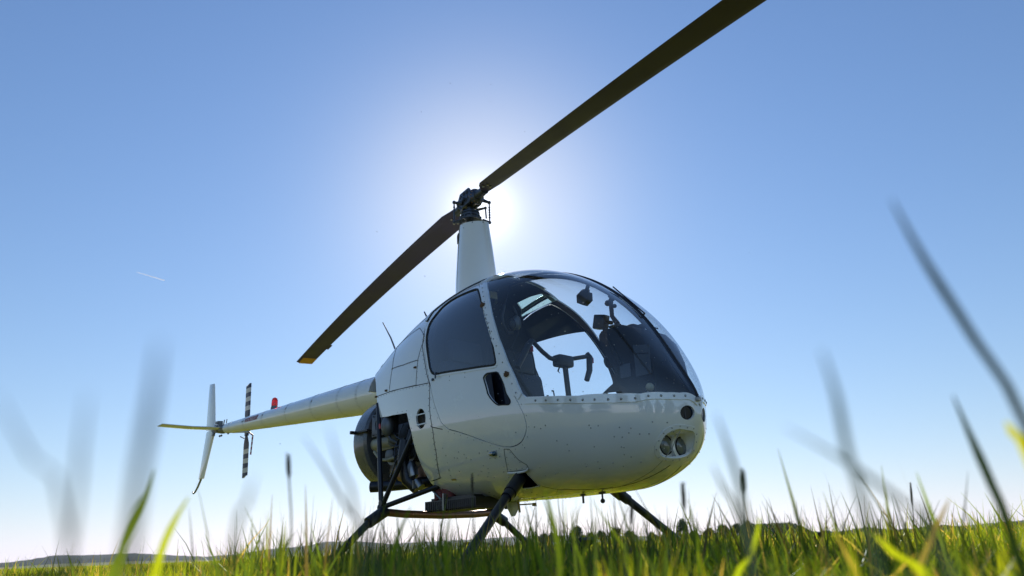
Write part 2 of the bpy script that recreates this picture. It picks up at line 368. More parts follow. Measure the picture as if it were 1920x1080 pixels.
SA={
 'glass':[(0.6584,1.0058),(0.6293,0.7462),(0.6004,0.4667),(0.5752,0.2609),(0.5511,0.1102),(0.529,0.0182),(0.5112,-0.0263),(0.4676,-0.0168),(0.4308,-0.0078),(0.3687,0.0023),(0.3032,0.0104),(0.2312,0.0298),(0.1539,0.0885),(0.1084,0.1673),(0.0586,0.4317)],
 'win':[(0.6694,0.8718),(0.6915,0.8793),(0.7351,0.8882),(0.7561,0.8391),(0.7671,0.72),(0.7758,0.6253),(0.7746,0.5013),(0.7712,0.386),(0.7587,0.2151),(0.7491,0.0947),(0.7249,0.0944),(0.6622,0.092),(0.5871,0.0973),(0.5804,0.1046),(0.5817,0.1342),(0.5948,0.2842),(0.6218,0.503),(0.6575,0.7925)],
 'door':[(0.6775,0.9991),(0.6467,0.7513),(0.6253,0.5615),(0.5981,0.3477),(0.574,0.188),(0.5541,0.0646),(0.5398,0.0033),(0.5285,-0.0716),(0.5183,-0.1613),(0.5147,-0.2621),(0.5207,-0.3543),(0.5352,-0.4449),(0.5542,-0.4956),(0.5757,-0.5074),(0.6012,-0.4666),(0.6359,-0.3963),(0.6742,-0.3172),(0.72,-0.2483),(0.7389,-0.0497),(0.7515,0.0388),(0.7615,0.1457),(0.7738,0.3104),(0.7855,0.5283),(0.7858,0.676),(0.7865,0.66),(0.779,0.835),(0.742,0.955),(0.7,0.99),(0.684,1.0)],
 'vent':[(0.6048,0.0614),(0.5766,0.0646),(0.5603,0.0085),(0.5463,-0.061),(0.5508,-0.0906),(0.5795,-0.0927),(0.5932,-0.0486),(0.6105,0.0295),(0.613,0.0465)],
 'aft':[(0.9471,0.6087),(0.926,0.212),(0.9202,0.0294),(0.9136,-0.0478),(0.9079,-0.177),(0.86,-0.1254),(0.8177,-0.1005),(0.8146,-0.1469),(0.8086,-0.2693),(0.8068,-0.422),(0.8044,-0.61),(0.805,-0.7888),(0.8074,-0.9516),(0.7978,-1.0005)],
 'oval':[(0.7646,-0.1523),(0.7647,-0.1258),(0.7662,-0.1024),(0.7689,-0.0843),(0.7724,-0.0728),(0.7765,-0.0686),(0.7807,-0.0719),(0.7845,-0.0827),(0.7877,-0.1004),(0.79,-0.1237),(0.7912,-0.1506),(0.7912,-0.1783),(0.7899,-0.2039),(0.7875,-0.2246),(0.7842,-0.2379),(0.7803,-0.2425),(0.776,-0.238),(0.772,-0.2248),(0.7684,-0.2045),(0.7659,-0.1795)],
 'duct':[(0.0523,-0.8717),(0.0603,-0.9688),(0.0701,-0.9757),(0.0803,-0.9279),(0.0901,-0.8519),(0.099,-0.7632),(0.1064,-0.6705),(0.1121,-0.5782),(0.1158,-0.4888),(0.1172,-0.4041),(0.1164,-0.3258),(0.1133,-0.2558),(0.1078,-0.1963),(0.1003,-0.1503),(0.0908,-0.1218),(0.0799,-0.1175),(0.0685,-0.1504),(0.058,-0.2445),(0.0504,-0.4257),(0.0483,-0.6689)],
 'house':[(0.2352,-1.109),(0.2281,-0.97),(0.2129,-0.8431),(0.1871,-0.7131),(0.1592,-0.7172),(0.133,-0.8602),(0.1118,-1.3767),(0.1239,-1.6082),(0.1735,-1.7075),(0.2,-1.6382),(0.2132,-1.5086),(0.2252,-1.2777)],
 'l1':[(0.1983,-0.9835)],
 'l2':[(0.1756,-1.2675)],
 'hatch':[(0.8756,0.5154),(0.8817,0.711),(0.8073,0.6547),(0.7773,0.4439),(0.7882,0.2452),(0.7902,0.0515),(0.8747,0.0425),(0.8703,0.2843)],
 'seamA':[(0.7847,0.5618),(0.7799,0.3454),(0.7609,0.1097),(0.7516,0.0413),(0.7531,-0.0478),(0.7486,-0.2757),(0.7524,-0.496),(0.7703,-0.82)],
 'seamB':[(0.9222,0.0306),(0.8656,0.0456),(0.7902,0.0486),(0.7545,0.0524)],
 'seamC':[(0.7524,-0.2251),(0.723,-0.2571)],
 'seamG':[(0.8737,0.2791),(0.8319,0.2441),(0.7893,0.2324)],
 'seamD':[(0.7694,-0.8117),(0.8027,-0.8892)],
 'seamE':[(0.5835,-0.4919),(0.5885,-0.7576),(0.6107,-0.8409)],
 'seamF':[(0.555,-1.107),(0.5322,-1.3003),(0.4857,-1.3402),(0.3932,-1.2853),(0.3563,-1.4426),(0.3067,-1.5239),(0.2435,-1.4915)],
 'gusset':[(0.5853,-0.5153),(0.5963,-0.7087),(0.6039,-0.8037),(0.5607,-0.7971),(0.5509,-0.7778),(0.5498,-0.732),(0.5627,-0.6552),(0.5728,-0.5209)],
 'opening':[(0.5824,-0.8414),(0.5642,-0.828),(0.5617,-0.9363),(0.5632,-1.0741),(0.5835,-1.0906),(0.6025,-1.0978),(0.6003,-0.9863)],
 'lip':[(0.6035,-0.812),(0.583,-0.8243),(0.5603,-0.8053),(0.5497,-0.7784)],
 'lip2':[(0.6002,-1.0998),(0.584,-1.1028),(0.561,-1.0762)],
 'nav':[(0.6119,-0.5535)],
 'plate':[(0.7392,-0.8409)],
 'sticker':[(0.9284,0.6532)],
 'latch1':[(0.7939,0.1741)],
 'latch2':[(0.7431,0.0658)],
 'latch3':[(0.732,0.0975)],
 'hinge1':[(0.6291,0.5761)],
 'hinge2':[(0.5529,0.0528)],
 'rivA':[(0.729,-0.9456),(0.7573,-0.8966)],
 'strut':[(0.5836,-0.8838)],
 'roofpane':[(0.7391,1.2205),(0.7053,1.2252),(0.6769,1.2051),(0.6645,1.1282),(0.6595,1.0269),(0.7092,0.9834),(0.7535,0.9695),(0.7432,1.0896)],
}

def mir(L): return [(s, -PI-a) for s, a in L][::-1]
def dens(L, closed=False, step=.02):
    o = []; n = len(L)
    for i in range(n if closed else n-1):
        p, q = np.array(L[i]), np.array(L[(i+1) % n]); k = max(1, int(np.linalg.norm((q-p)*(2.2, .5))/step))
        for j in range(k): o.append(tuple(p+(q-p)*j/k))
    if not closed: o.append(tuple(L[-1]))
    return o
def smooth_loop(L, it=1, closed=True):
    """corner cutting keeps traced outlines from showing straight chords"""
    for _ in range(it):
        o = []; n = len(L)
        for i in range(n if closed else n-1):
            p, q = np.array(L[i]), np.array(L[(i+1) % n]); o += [tuple(.75*p+.25*q), tuple(.25*p+.75*q)]
        if not closed: o = [L[0]]+o+[L[-1]]
        L = o
    return L
def grow(L, d):
    """offset a closed outline by d metres on the skin (positive outwards)"""
    L = [np.array(p) for p in L]; n = len(L)
    A = sum(L[i][0]*L[(i+1) % n][1]-L[(i+1) % n][0]*L[i][1] for i in range(n))
    sg = 1 if A > 0 else -1; o = []
    for i in range(n):
        s, a = L[i]; P0 = surf([s, s+1e-3, s], [a, a, a+1e-3]); ms = np.linalg.norm(P0[1]-P0[0])*1e3; ma = max(np.linalg.norm(P0[2]-P0[0])*1e3, .05)
        sc = np.array([ms, ma]); t = (L[(i+1) % n]-L[i-1])*sc; nn = np.array([t[1], -t[0]])*sg; nn = nn/np.linalg.norm(nn)
        o.append(tuple(L[i]+nn*d/sc))
    return o
def inside(L, p):
    x, y = p; c = False; n = len(L); j = n-1
    for i in range(n):
        xi, yi = L[i]; xj, yj = L[j]
        if (yi > y) != (yj > y) and x < (xj-xi)*(y-yi)/(yj-yi)+xi: c = not c
        j = i
    return c

SA['vent'] = [tuple(q) for q in dens(SA['vent'], True, .02)]
door_r = smooth_loop(SA['door'], 1); win_r = smooth_loop(dens(SA['win'], True, .05), 2); vent_r = smooth_loop(SA['vent'], 2)
win_l = smooth_loop(dens([(s, a-.13) if (s > .63 and a < .2) else (s, a) for s, a in SA['win']], True, .05), 2)
oval_r = SA['oval']; duct_r = SA['duct']; house = smooth_loop(SA['house'], 1)
glass_line = [(.672, PI/2), (.667, 1.24)]+SA['glass']+[(.03, .55), (0.0, .60)]
glass_r = glass_line+[(-.02, .8), (-.02, 1.7), (.672, 1.7)]
aft = SA['aft']
aft_cut = [(1.2, 1.7), (.965, 1.7)]+aft+[(.795, -PI/2)]+mir([(.965, 1.7)]+aft)+[(1.2, -PI-1.7)]
CX, CY = 2.2, .5       # metres per unit of s and a, roughly
pts, edges = [], []
def constrain(L, closed=True):
    L = dens(L, closed); k = len(pts); pts.extend([Vector((s*CX, a*CY)) for s, a in L])
    n = len(L); edges.extend([(k+i, k+(i+1) % n) for i in range(n if closed else n-1)])
lo, hi = -3*PI/2, PI/2
pane_l = mir(SA['roofpane']); constrain(pane_l)
constrain(win_r); constrain(mir(win_l))
for L in (door_r, grow(door_r, -.005), vent_r, oval_r, duct_r):
    constrain(L); constrain(mir(L))
constrain(house)
for sgn in (0, 1):
    g = glass_line; 
    constrain(g if not sgn else mir(g), False)
constrain([(.965, hi)]+aft+[(.795, -PI/2)]+mir(aft)+[(.965, lo)], False)
constrain([(0, lo), (1, lo), (1, hi), (0, hi)])
for i in range(1, 56):
    for j in range(1, 150):
        pts.append(Vector((i/56*CX, (lo+(hi-lo)*j/150)*CY)))
vo, eo, fo, ov, oe, of = delaunay_2d_cdt(pts, edges, [], 0, 1e-5)
sa = np.array([(v.x/CX, v.y/CY) for v in vo]); sa[:, 0] = np.clip(sa[:, 0], 0, 1); sa[:, 1] = np.clip(sa[:, 1], lo, hi)
P3 = surf(sa[:, 0], sa[:, 1]); N3 = normals(P3)
regions = {k: [] for k in ('body', 'pane', 'glassR', 'glassL', 'doorR', 'doorL', 'winR', 'winL')}
door_in = grow(door_r, -.005)
RG = [('pane', pane_l), ('cut', aft_cut), ('cut', duct_r), ('cut', mir(duct_r)), ('cut', house), ('glassR', glass_r), ('glassL', mir(glass_r)),
      ('winR', win_r), ('winL', mir(win_l)), ('cut', vent_r), ('cut', mir(vent_r)), ('doorR', door_in), ('doorL', mir(door_in)),
      ('cut', door_r), ('cut', mir(door_r)), ('cut', oval_r), ('cut', mir(oval_r))]
RG = [(k, L, (min(p[0] for p in L), max(p[0] for p in L), min(p[1] for p in L), max(p[1] for p in L))) for k, L in RG]
for f in fo:
    c = sa[list(f)].mean(0); reg = 'body'
    for k, L, bb in RG:
        if bb[0] <= c[0] <= bb[1] and bb[2] <= c[1] <= bb[3] and inside(L, c): reg = k; break
    if reg != 'cut': regions[reg].append(tuple(f))

class Skin(MB):
    """skin panel with its own true surface normals, an inner lining and closed edges"""
    def __init__(s): super().__init__(); s.n = []
    def panel(s, faces, th=.012, inner=1, outer=0, edge=0, lift=0.):
        used = sorted({i for f in faces for i in f}); mp = {g: k for k, g in enumerate(used)}
        k0 = len(s.v); Pn = P3[used]+N3[used]*lift; Nn = N3[used]
        s.v += [tuple(p) for p in Pn]; s.n += [tuple(q) for q in Nn]
        ctr = np.array([0, 0, 1.0]); cnt = {}
        for f in faces:
            a, b, c = (P3[i] for i in f[:3]); nn = np.cross(b-a, c-a)
            g = f if nn @ N3[f[0]] > 0 else f[::-1]
            s.f.append(tuple(k0+mp[i] for i in g)); s.m.append(outer)
            for i in range(len(g)): cnt[(g[i], g[(i+1) % len(g)])] = 1
        if th <= 0: return
        k1 = len(s.v); s.v += [tuple(p) for p in Pn-Nn*th]; s.n += [tuple(-q) for q in Nn]
        for f in list(s.f[-len(faces):]): s.f.append(tuple(k1+(i-k0) for i in reversed(f))); s.m.append(inner)
        for (a, b) in list(cnt):
            if (b, a) in cnt: continue
            pa, pb = P3[a], P3[b]
            if abs(pa[1]) < 1e-4 and abs(pb[1]) < 1e-4: continue
            sd = np.cross(pb-pa, N3[a]); l = np.linalg.norm(sd)
            if l < 1e-9: continue
            sd = sd/l; k = len(s.v)
            oa, ob = P3[a]+N3[a]*lift, P3[b]+N3[b]*lift
            s.v += [tuple(oa), tuple(ob), tuple(ob-N3[b]*th), tuple(oa-N3[a]*th)]; s.n += [tuple(sd)]*4
            s.f.append((k+1, k, k+3, k+2)); s.m.append(edge)
    def ribbon(s, L, w, h=.002, mi=0, closed=False, step=.02, dense=True):
        D = np.array(dens(L, closed, step)) if dense else np.array(L)
        P = surf(D[:, 0], D[:, 1]); keep = [0]
        for i in range(1, len(P)):
            if np.linalg.norm(P[i]-P[keep[-1]]) > 1e-4: keep.append(i)
        P = P[keep]; N = normals(P); n = len(P); k = len(s.v)
        for i in range(n):
            if closed: T = P[(i+1) % n]-P[i-1]
            else: T = P[min(i+1, n-1)]-P[max(i-1, 0)]
            S_ = np.cross(T, N[i]); S_ /= np.linalg.norm(S_); ww = w/2
            sc = [P[i]-S_*ww-N[i]*.003, P[i]-S_*ww+N[i]*h*.5, P[i]-S_*(ww-min(.0015, ww*.3))+N[i]*h,
                  P[i]+S_*(ww-min(.0015, ww*.3))+N[i]*h, P[i]+S_*ww+N[i]*h*.5, P[i]+S_*ww-N[i]*.003]
            s.v += [tuple(q) for q in sc]; s.n += [tuple(-S_), tuple((N[i]-S_)/1.414), tuple(N[i]), tuple(N[i]), tuple((N[i]+S_)/1.414), tuple(S_)]
        for i in range(n if closed else n-1):
            a = k+i*6; b = k+((i+1) % n)*6
            for j in range(5): s.f.append((a+j, a+j+1, b+j+1, b+j)); s.m.append(mi)
    def rivet(s, P, N, r, mi=0, hgt=.6):
        P = Vector(P); N = Vector(N).normalized(); u = N.orthogonal().normalized(); v = N.cross(u); k = len(s.v)
        for rr, hh in ((1, -.05), (.85, .35), (.45, .55)):
            for j in range(7):
                q = 2*PI*j/7; d = u*math.cos(q)+v*math.sin(q)
                s.v.append(tuple(P+d*r*rr+N*r*hh*hgt/.6)); s.n.append(tuple((d*rr+N*(1.1-rr*.8)).normalized()))
        s.v.append(tuple(P+N*r*.6*hgt/.6)); s.n.append(tuple(N))
        for t in range(2):
            for j in range(7):
                a = k+t*7+j; b = k+t*7+(j+1) % 7; s.f.append((a, b, b+7, a+7)); s.m.append(mi)
        for j in range(7): s.f.append((k+14+j, k+14+(j+1) % 7, k+21)); s.m.append(mi)
    def rivets(s, L, gap, r, mi=0, off=0., closed=False, lift=0.):
        D = np.array(dens(L, closed, .01)); P = surf(D[:, 0], D[:, 1]); N = normals(P); acc = 0; last = P[0]
        for i in range(1, len(P)):
            acc += np.linalg.norm(P[i]-P[i-1])
            if acc >= gap:
                T = P[i]-P[i-1]; S_ = np.cross(T, N[i]); l = np.linalg.norm(S_)
                if l > 1e-9: s.rivet(P[i]+S_/l*off+N[i]*lift, N[i], r, mi)
                acc = 0
    def scatter(s, box, k, r, mi, rnd, ok=None):
        for _ in range(k):
            p = (rnd.uniform(box[0], box[1]), rnd.uniform(box[2], box[3]))
            if ok and not ok(p): continue
            P, N = at(*p); s.rivet(P, N, r, mi)

def both(L): return (L, mir(L))
rnd = random.Random(5)
heli = empty('helicopter', (0, 0, 0))
tag(heli, 'white two-seat helicopter with a bubble windshield and black two-blade rotor, parked in the grass', 'helicopter')

# fuselage skin
sk = Skin(); sk.panel(regions['body'])
post = [(.667, 1.24)]+SA['glass'][:7]
post_c = [(s+.012, a) for s, a in post]                      # frame between windshield and door
ring = SA['glass'][6:]+[(.03, .5), (0.004, .55)]
for L in both(post_c): sk.ribbon(L, .040, .004, 0)
for L in both(ring): sk.ribbon([(s, a-.028 if a > -PI/2 else a+.028) for s, a in L], .036, .0045, 0)
for L in both([(.672, PI/2-.02), (.667, 1.24)]): sk.ribbon(L, .03, .004, 0)
for L in both(SA['seamA']+[]): sk.ribbon(L, .006, .0012, 2)
for key in ('seamB', 'seamC', 'seamD', 'seamG'):
    for L in both(SA[key]): sk.ribbon(L, .005, .0012, 2)
for L in both([(.5584, -1.1023), (.5354, -1.22), (.48, -1.30), (.4, -1.36), (.32, -1.42), (.25, -1.46)]): sk.ribbon(L, .0035, .0012, 2)
for L in both([(.14, -.9), (.2, -1.15), (.29, -1.30), (.40, -1.36)]): sk.ribbon(L, .0022, .0012, 3)
for L in both(SA['hatch']): sk.ribbon(L, .004, .0014, 2, closed=True)
for L in both([(.7858, .676), (.786, .86), (.752, 1.01), (.71, 1.06), (.675, 1.10)]):
    sk.ribbon(L, .014, .006, 2); sk.ribbon([(s+.006, a+.03 if a > -PI/2 else a-.03) for s, a in L], .02, .007, 0)
# riveting
for L in both(post_c): sk.rivets(L, .052, .0052, 3, 0, lift=.004)
for L in both([(s, a-.028) for s, a in ring]): sk.rivets(L, .062, .0070, 3, 0, lift=.0045)
for L in both(SA['seamA']): sk.rivets(L, .032, .003, 4, .012); sk.rivets(L, .045, .003, 3, -.012)
for L in both(SA['seamB']): sk.rivets(L, .026, .003, 4, .010)
for L in both(SA['hatch']): sk.rivets(L, .03, .0026, 3, -.010, closed=True)
for L in both(SA['seamG']): sk.rivets(L, .014, .0022, 4, .006)
for L in both([(.7345, -.36), (.73, -.55), (.742, -.8)]): sk.rivets(L, .04, .0034, 3)
for L in both(SA['aft'][5:]): sk.rivets(L, .05, .003, 4, -.014)
for L in both(SA['house'] if 0 else SA['seamC']): pass
for off in (.012,): 
    for L in both(grow(door_r, .014)): sk.rivets(L, .055, .0032, 3, 0, closed=True)
for box, k in (((.30, .55, -1.0, -.25), 26), ((.60, .74, -.95, -.5), 30), ((.14, .32, -1.1, -.35), 16)):
    st = rnd.getstate(); sk.scatter(box, k, .0042, 3, rnd)
    rnd.setstate(st); sk.scatter((box[0], box[1], -PI-box[3], -PI-box[2]), k, .0034, 3, rnd)
for s_ in (.60, .645, .69, .735, .775):                      # belly pan rivet rows
    for L in both([(s_, -1.05), (s_, -1.56)]): sk.rivets(L, .038, .0042, 4)
# doubler plates over the undercarriage fairings
for L in both(SA['gusset']): sk.ribbon(L, .003, .0015, 2, closed=True); sk.rivets(grow(L, -.012), .035, .004, 3, closed=True)
# belly box behind the curved nose: flat keel panel
fus = sk.build('fuselage', [PAINT, LINING, SEAM, RIVET, HUBM], heli)
fus['label'] = 'off-white riveted cabin shell with rounded nose and sloping engine cowling'
# flat bulkhead that closes the cowling round the boom
b_ = MB(); ring_pts = []
for a in np.linspace(.20, PI-.2, 25):
    aa = a if a <= PI/2 else -PI-(PI-a)
    ring_pts.append(surf([.958], [aa])[0]*np.array([1, .985, 1])-np.array([0, 0, .006]))
b_.prism(ring_pts, (.012, 0, 0)); b_.build('cowling_end_plate', PAINT, heli)

# windshields, doors, windows
for side in ('R', 'L'):
    g = Skin(); g.panel(regions['glass'+side], th=0); w_ = g.build('windshield', GLASS, heli)
    w_['label'] = 'right curved windshield half facing the camera' if side == 'R' else 'left curved windshield half on the far side'
    M_ = (lambda L: L) if side == 'R' else mir
    d = Skin(); d.panel(regions['door'+side], th=.014)
    ww_ = win_r if side == 'R' else win_l
    d.ribbon(M_(grow(ww_, .012)), .012, .003, 0, closed=True); d.ribbon(M_(grow(ww_, -.001)), .012, .004, 3, closed=True)
    d.ribbon(M_(vent_r), .006, .003, 3, closed=True)
    d.rivets(M_([(.5825, .02), (.562, -.09)]), .035, .003, 2); d.rivets(M_([(.583, .13), (.573, .06), (.555, -.02)]), .03, .003, 2)
    for q in ((.70, .07), (.70, .05), (.66, .075), (.66, .055)):
        P, N = at(*(q if side == 'R' else (q[0], -PI-q[1]))); d.rivet(P, N, .004, 2)
    dr = d.build('door', [PAINT, LINING, RIVET, RUBBER], heli)
    g = Skin(); g.panel(regions['win'+side], th=0, lift=-.003)
    gw = g.build('window', WINDOW if side == 'R' else GLASS, dr)
    for nm, q in (('hinge', SA['hinge1'][0]), ('hinge', SA['hinge2'][0]), ('door_latch', SA['latch3'][0]), ('lock', SA['latch2'][0])):
        P, N = at(*(q if side == 'R' else (q[0], -PI-q[1]))); m_ = MB()
        if nm == 'hinge':
            m_.box(P+N*.006, (.034, .012, .020)); m_.tube([P+N*.012-Vector((0, 0, .016)), P+N*.012+Vector((0, 0, .016))], .006, 8)
        elif nm == 'door_latch':
            m_.tube([P, P+N*.016], .006, 8); m_.tube([P+N*.016, P+N*.018+Vector((.004, 0, -.035))], .005, 8)
        else: m_.tube([P-N*.002, P+N*.008], .009, 12)
        m_.build(nm, RUST if nm == 'hinge' else HUBM, dr, bevel=.001)
    # far door: dark rail with a green pane above it
    if side == 'L':
        g = Skin(); g.panel(regions['pane'], th=0); g.build('tinted_roof_pane', GREENGL, heli)
        s_ = MB(); Q = []
        for i in range(15):
            for a in np.linspace(.56, .92, 5):
                f0 = .622+.045*(a-.56)/.36; ss = f0+(.79-f0)*i/14
                P, N = at(ss, -PI-a); Q.append(P-N*.022)
        s_.add(Q, [(i*5+j, i*5+j+1, i*5+j+6, i*5+j+5) for i in range(14) for j in range(4)])
        s_.build('visor_band', LINING, dr)
    # oval cooling inlet tabs and nose duct tube on each side
    q0 = (.7765, -.158); tb = MB()
    for a in (-.115, -.20):
        P, N = at(q0[0], a if side == 'R' else -PI-a)
        tb.box(P+N*.004, (.105, .006, .007)); tb.build('inlet_tab', PAINT, heli); tb = MB()
    ib = MB(); P, N = at(q0[0], q0[1] if side == 'R' else -PI-q0[1])
    ib.tube([P-N*.055, P-N*.075], .085, 20); ib.build('inlet_duct', BLACK, heli)
    P, N = at(.0955, -.42 if side == 'R' else -PI+.42)
    db = MB(); db.lathe([(0, .034), (.06, .034)], P-N*.066, N, 20); db.tube([P-N*.006+Vector((0, 0, -.03)), P-N*.006+Vector((0, 0, .03))], .003, 6)
    db.build('nose_duct', BLACK, heli)

# centre strip of the windshield
cs = Skin(); line = [(s, PI/2-.0005) for s in np.linspace(.672, .02, 60)]
cs.ribbon(line, .034, .004, 0, dense=False)
cs.ribbon(line, .020, .007, 1, dense=False)
for off in (-.011, .011): cs.rivets(line, .055, .0042, 1, off, lift=.004)
cs.build('windshield_centre_strip', [HUBM, RUBBER], heli)
ib = MB(); 
ib.tube([Vector(surf([s], [PI/2])[0])-Vector((.014, 0, .020)) for s in np.linspace(.69, .03, 50)], .013, 10)
ib.build('windshield_inner_bow', BLACK, heli)
kn = MB(); P, N = at(.03, .45); kn.box(P+N*.012+Vector((.0, .012, .004)), (.02, .028, .02)); kn.build('strip_foot_bracket', RIVET, heli, bevel=.003)
wp = MB(); P, N = at(.32, PI/2); P2, _ = at(.42, PI/2); wp.tube([P+N*.018, P2+N*.022], .004, 8); wp.tube([P+N*.0, P+N*.02], .005, 8)
wp.build('yaw_string_clip', BLACK, heli)

# landing lights in their recess
lb = Skin(); hs = smooth_loop(house, 0)
lb.ribbon(grow(hs, .012), .024, .003, 0, closed=True); lb.rivets(grow(hs, .014), .042, .004, 1, closed=True, lift=.003)
D = np.array(dens(hs, True, .012)); P = surf(D[:, 0], D[:, 1]); N = normals(P); n = len(P); Nm = N.mean(0); Nm /= np.linalg.norm(Nm); Cc = np.array([1.585, -.045, .622])-Nm*.04
ORI = 1 if sum(np.cross(P[i]-P.mean(0), P[(i+1) % n]-P.mean(0)) @ Nm for i in range(n)) > 0 else -1
k = len(lb.v)
Cb = np.array([1.585, -.045, .622])
rings = [P, .86*(P-P.mean(0))+P.mean(0)*.5+Cb*.5-Nm*.01, .6*(P-P.mean(0))+Cb-Nm*.035]
for rg in rings: lb.v += [tuple(q) for q in rg]; lb.n += [tuple((Nm*.8+(P.mean(0)-q)*6)/np.linalg.norm(Nm*.8+(P.mean(0)-q)*6)) for q in rg]
lb.v.append(tuple(Cc)); lb.n.append(tuple(Nm))
for r_ in range(2):
    for i in range(n): lb.f.append((k+r_*n+i, k+r_*n+(i+1) % n, k+(r_+1)*n+(i+1) % n, k+(r_+1)*n+i)[::ORI]); lb.m.append(0)
for i in range(n): lb.f.append((k+2*n+i, k+2*n+(i+1) % n, k+3*n)[::ORI]); lb.m.append(0)
bez = lb.build('landing_light_bezel', [PAINT, RIVET], heli)
for o in (Vector((1.588, -.088, .624)), Vector((1.612, .010, .620))):
    ax = Vector((1, -.06, -.04)).normalized()
    m_ = MB(); m_.lathe([(-.03, .014), (-.018, .030), (-.004, .042), (.006, .0455), (.010, .0455)], o, ax, 28, cap=False); ll = m_.build('landing_light', REFLECTOR, heli)
    m_ = MB(); m_.lathe([(.004, .044), (.009, .043), (.0145, .032), (.018, .017), (.019, .001)], o, ax, 28); m_.build('lens', LENS, ll)
    m_ = MB(); m_.lathe([(-.002, .0435), (.010, .0435), (.012, .0455), (.011, .0485), (-.002, .050)], o, ax, 28, cap=False); m_.build('lamp_rim', RUBBER, ll)
    m_ = MB(); m_.lathe([(.004, .0495), (.006, .050), (.004, .066), (-.012, .070)], o, ax, 28, cap=False); m_.build('lamp_collar', PAINT, ll)
    m_ = MB(); m_.ball(o+ax*-.008, .008, 8); m_.build('bulb', STEEL, ll)

# teardrop position light low on each door side
for a in (SA['nav'][0][1], -PI-SA['nav'][0][1]):
    P, N = at(SA['nav'][0][0], a); m_ = MB()
    m_.ball(P+Vector((-.014, 0, 0)), .016, 16, sc=(2.1, .9, .9)); nl = m_.build('position_light', STEEL, heli)
    m_ = MB(); m_.ball(P+Vector((.004, 0, 0))+N*.006, .015, 16, sc=(1.1, 1, 1)); m_.build('lens', BLUELENS if a > -PI/2 else REDLENS, nl)
# small plate and decal
for key, sz, mt, nm in (('plate', (.045, .012), YELLOW, 'data_plate'), ('sticker', (.03, .02), GREEND, 'green_sticker')):
    P, N = at(*SA[key][0]); u = Vector((1, 0, 0)); u = (u-N*u.dot(N)).normalized(); v = N.cross(u); m_ = MB()
    m_.prism([P+N*.0008+u*i*sz[0]/2+v*j*sz[1]/2 for i, j in ((-1, -1), (1, -1), (1, 1), (-1, 1))], N*.0012); m_.build(nm, mt, heli)
for q in (SA['latch1'][0],):
    P, N = at(*q); m_ = MB(); m_.box(P+N*.004, (.022, .008, .010)); m_.tube([P, P+N*.009], .006, 8); m_.build('cowl_latch', RUST, heli)
for xy in ((SA['aft'][2]), (.885, .06)):
    P, N = at(*xy); m_ = MB(); m_.box(P+N*.004, (.02, .008, .012)); m_.build('cowl_latch', RUST, heli)

# whip and stub antennas on the roof
m_ = MB(); m_.tube([(-.74, -.14, 1.60), (-.80, -.15, 1.72), (-.90, -.16, 1.865)], [.007, .006, .004], 8); m_.build('whip_antenna', CASTING, heli)
P, N = at(.86, 1.15); 
m_ = MB(); m_.tube([(-.30, -.17, 1.745), (-.325, -.18, 1.80)], [.007, .005], 8); m_.build('stub_antenna', BLACK, heli)

# mast fairing
m_ = MB()
def foil(cx, cz, rx, ry, tilt, n=40):
    o = []
    for i in range(n):
        q = 2*PI*i/n; c, s_ = math.cos(q), math.sin(q)
        x = c*rx; y = s_*ry*(1.0 if c > 0 else (1-(.55*c*c)))
        o.append(Vector((cx+x, y, cz-tilt*x)))
    return o
LV = [(.03, 1.78, .215, .105, 0), (.03, 2.0, .205, .100, 0), (.027, 2.2, .182, .088, .05), (.025, 2.33, .165, .08, .12), (.025, 2.405, .155, .076, .16)]
V = [foil(*l) for l in LV]+[foil(.025, 2.405, .147, .069, .16), foil(.025, 2.30, .147, .069, .16)]; n = 40
m_.add([p for r_ in V for p in r_], [(i*n+j, i*n+(j+1) % n, (i+1)*n+(j+1) % n, (i+1)*n+j) for i in range(len(V)-1) for j in range(n)]+[tuple(range((len(V)-1)*n, len(V)*n))])
mf = m_.build('mast_fairing', PAINT, heli, smooth=50)
for i in range(4):
    m_ = MB(); q = PI+.55+.13*i; c, s_ = math.cos(q), math.sin(q)
    t = Vector((.026+c*.172, s_*.084*(1-.55*c*c), 2.30)); o = Vector((c*.6, s_, 0)).normalized()*.001
    m_.tube([t+o, t+o+Vector((-.001, .0, .062))], .0042, 6); m_.build('fairing_vent', SEAM, mf)
for (q, z) in ((5.0, 2.02), (5.15, 2.03), (4.6, 2.37), (5.2, 2.385), (5.9, 2.37)):
    k_ = (z-1.78)/.625; rx = .215-.06*k_; ry = .105-.029*k_; c, s_ = math.cos(q), math.sin(q)
    m_ = Skin(); m_.rivet((.028+c*rx, s_*ry*(1 if c > 0 else 1-.55*c*c), z), (c*ry, s_*rx, 0), .0045); m_.build('fairing_screw', HUBM, mf)
# rotor mast, swashplate, hub
m_ = MB(); m_.tube([(0, 0, 2.28), (0, 0, 2.60)], .026, 20); m_.build('rotor_mast', HUBM, heli)
m_ = MB(); m_.lathe([(0, .050), (.006, .072), (.018, .074), (.022, .066), (.028, .066), (.032, .073), (.042, .073), (.046, .064), (.052, .064), (.056, .070), (.068, .068), (.075, .045)], (0, 0, 2.447), (0, 0, 1), 32)
for q in range(10):
    a = 2*PI*q/10; m_.tube([(.078*math.cos(a), .078*math.sin(a), 2.45), (.078*math.cos(a), .078*math.sin(a), 2.474)], .006, 8)
m_.lathe([(0, .085), (.008, .086), (.012, .07)], (0, 0, 2.446), (0, 0, 1), 32)
sw = m_.build('swashplate', HUBM, heli)
HZ = 2.6108; HS = 1.22; BAZ = 2.9799
hx = Vector((math.cos(BAZ), math.sin(BAZ), -.02)).normalized(); hy = Vector((-math.sin(BAZ), math.cos(BAZ), 0)); hz = hx.cross(hy)
H0 = Vector((0, 0, HZ)); rot = Matrix((hx, hy, hz)).transposed()
m_ = MB()
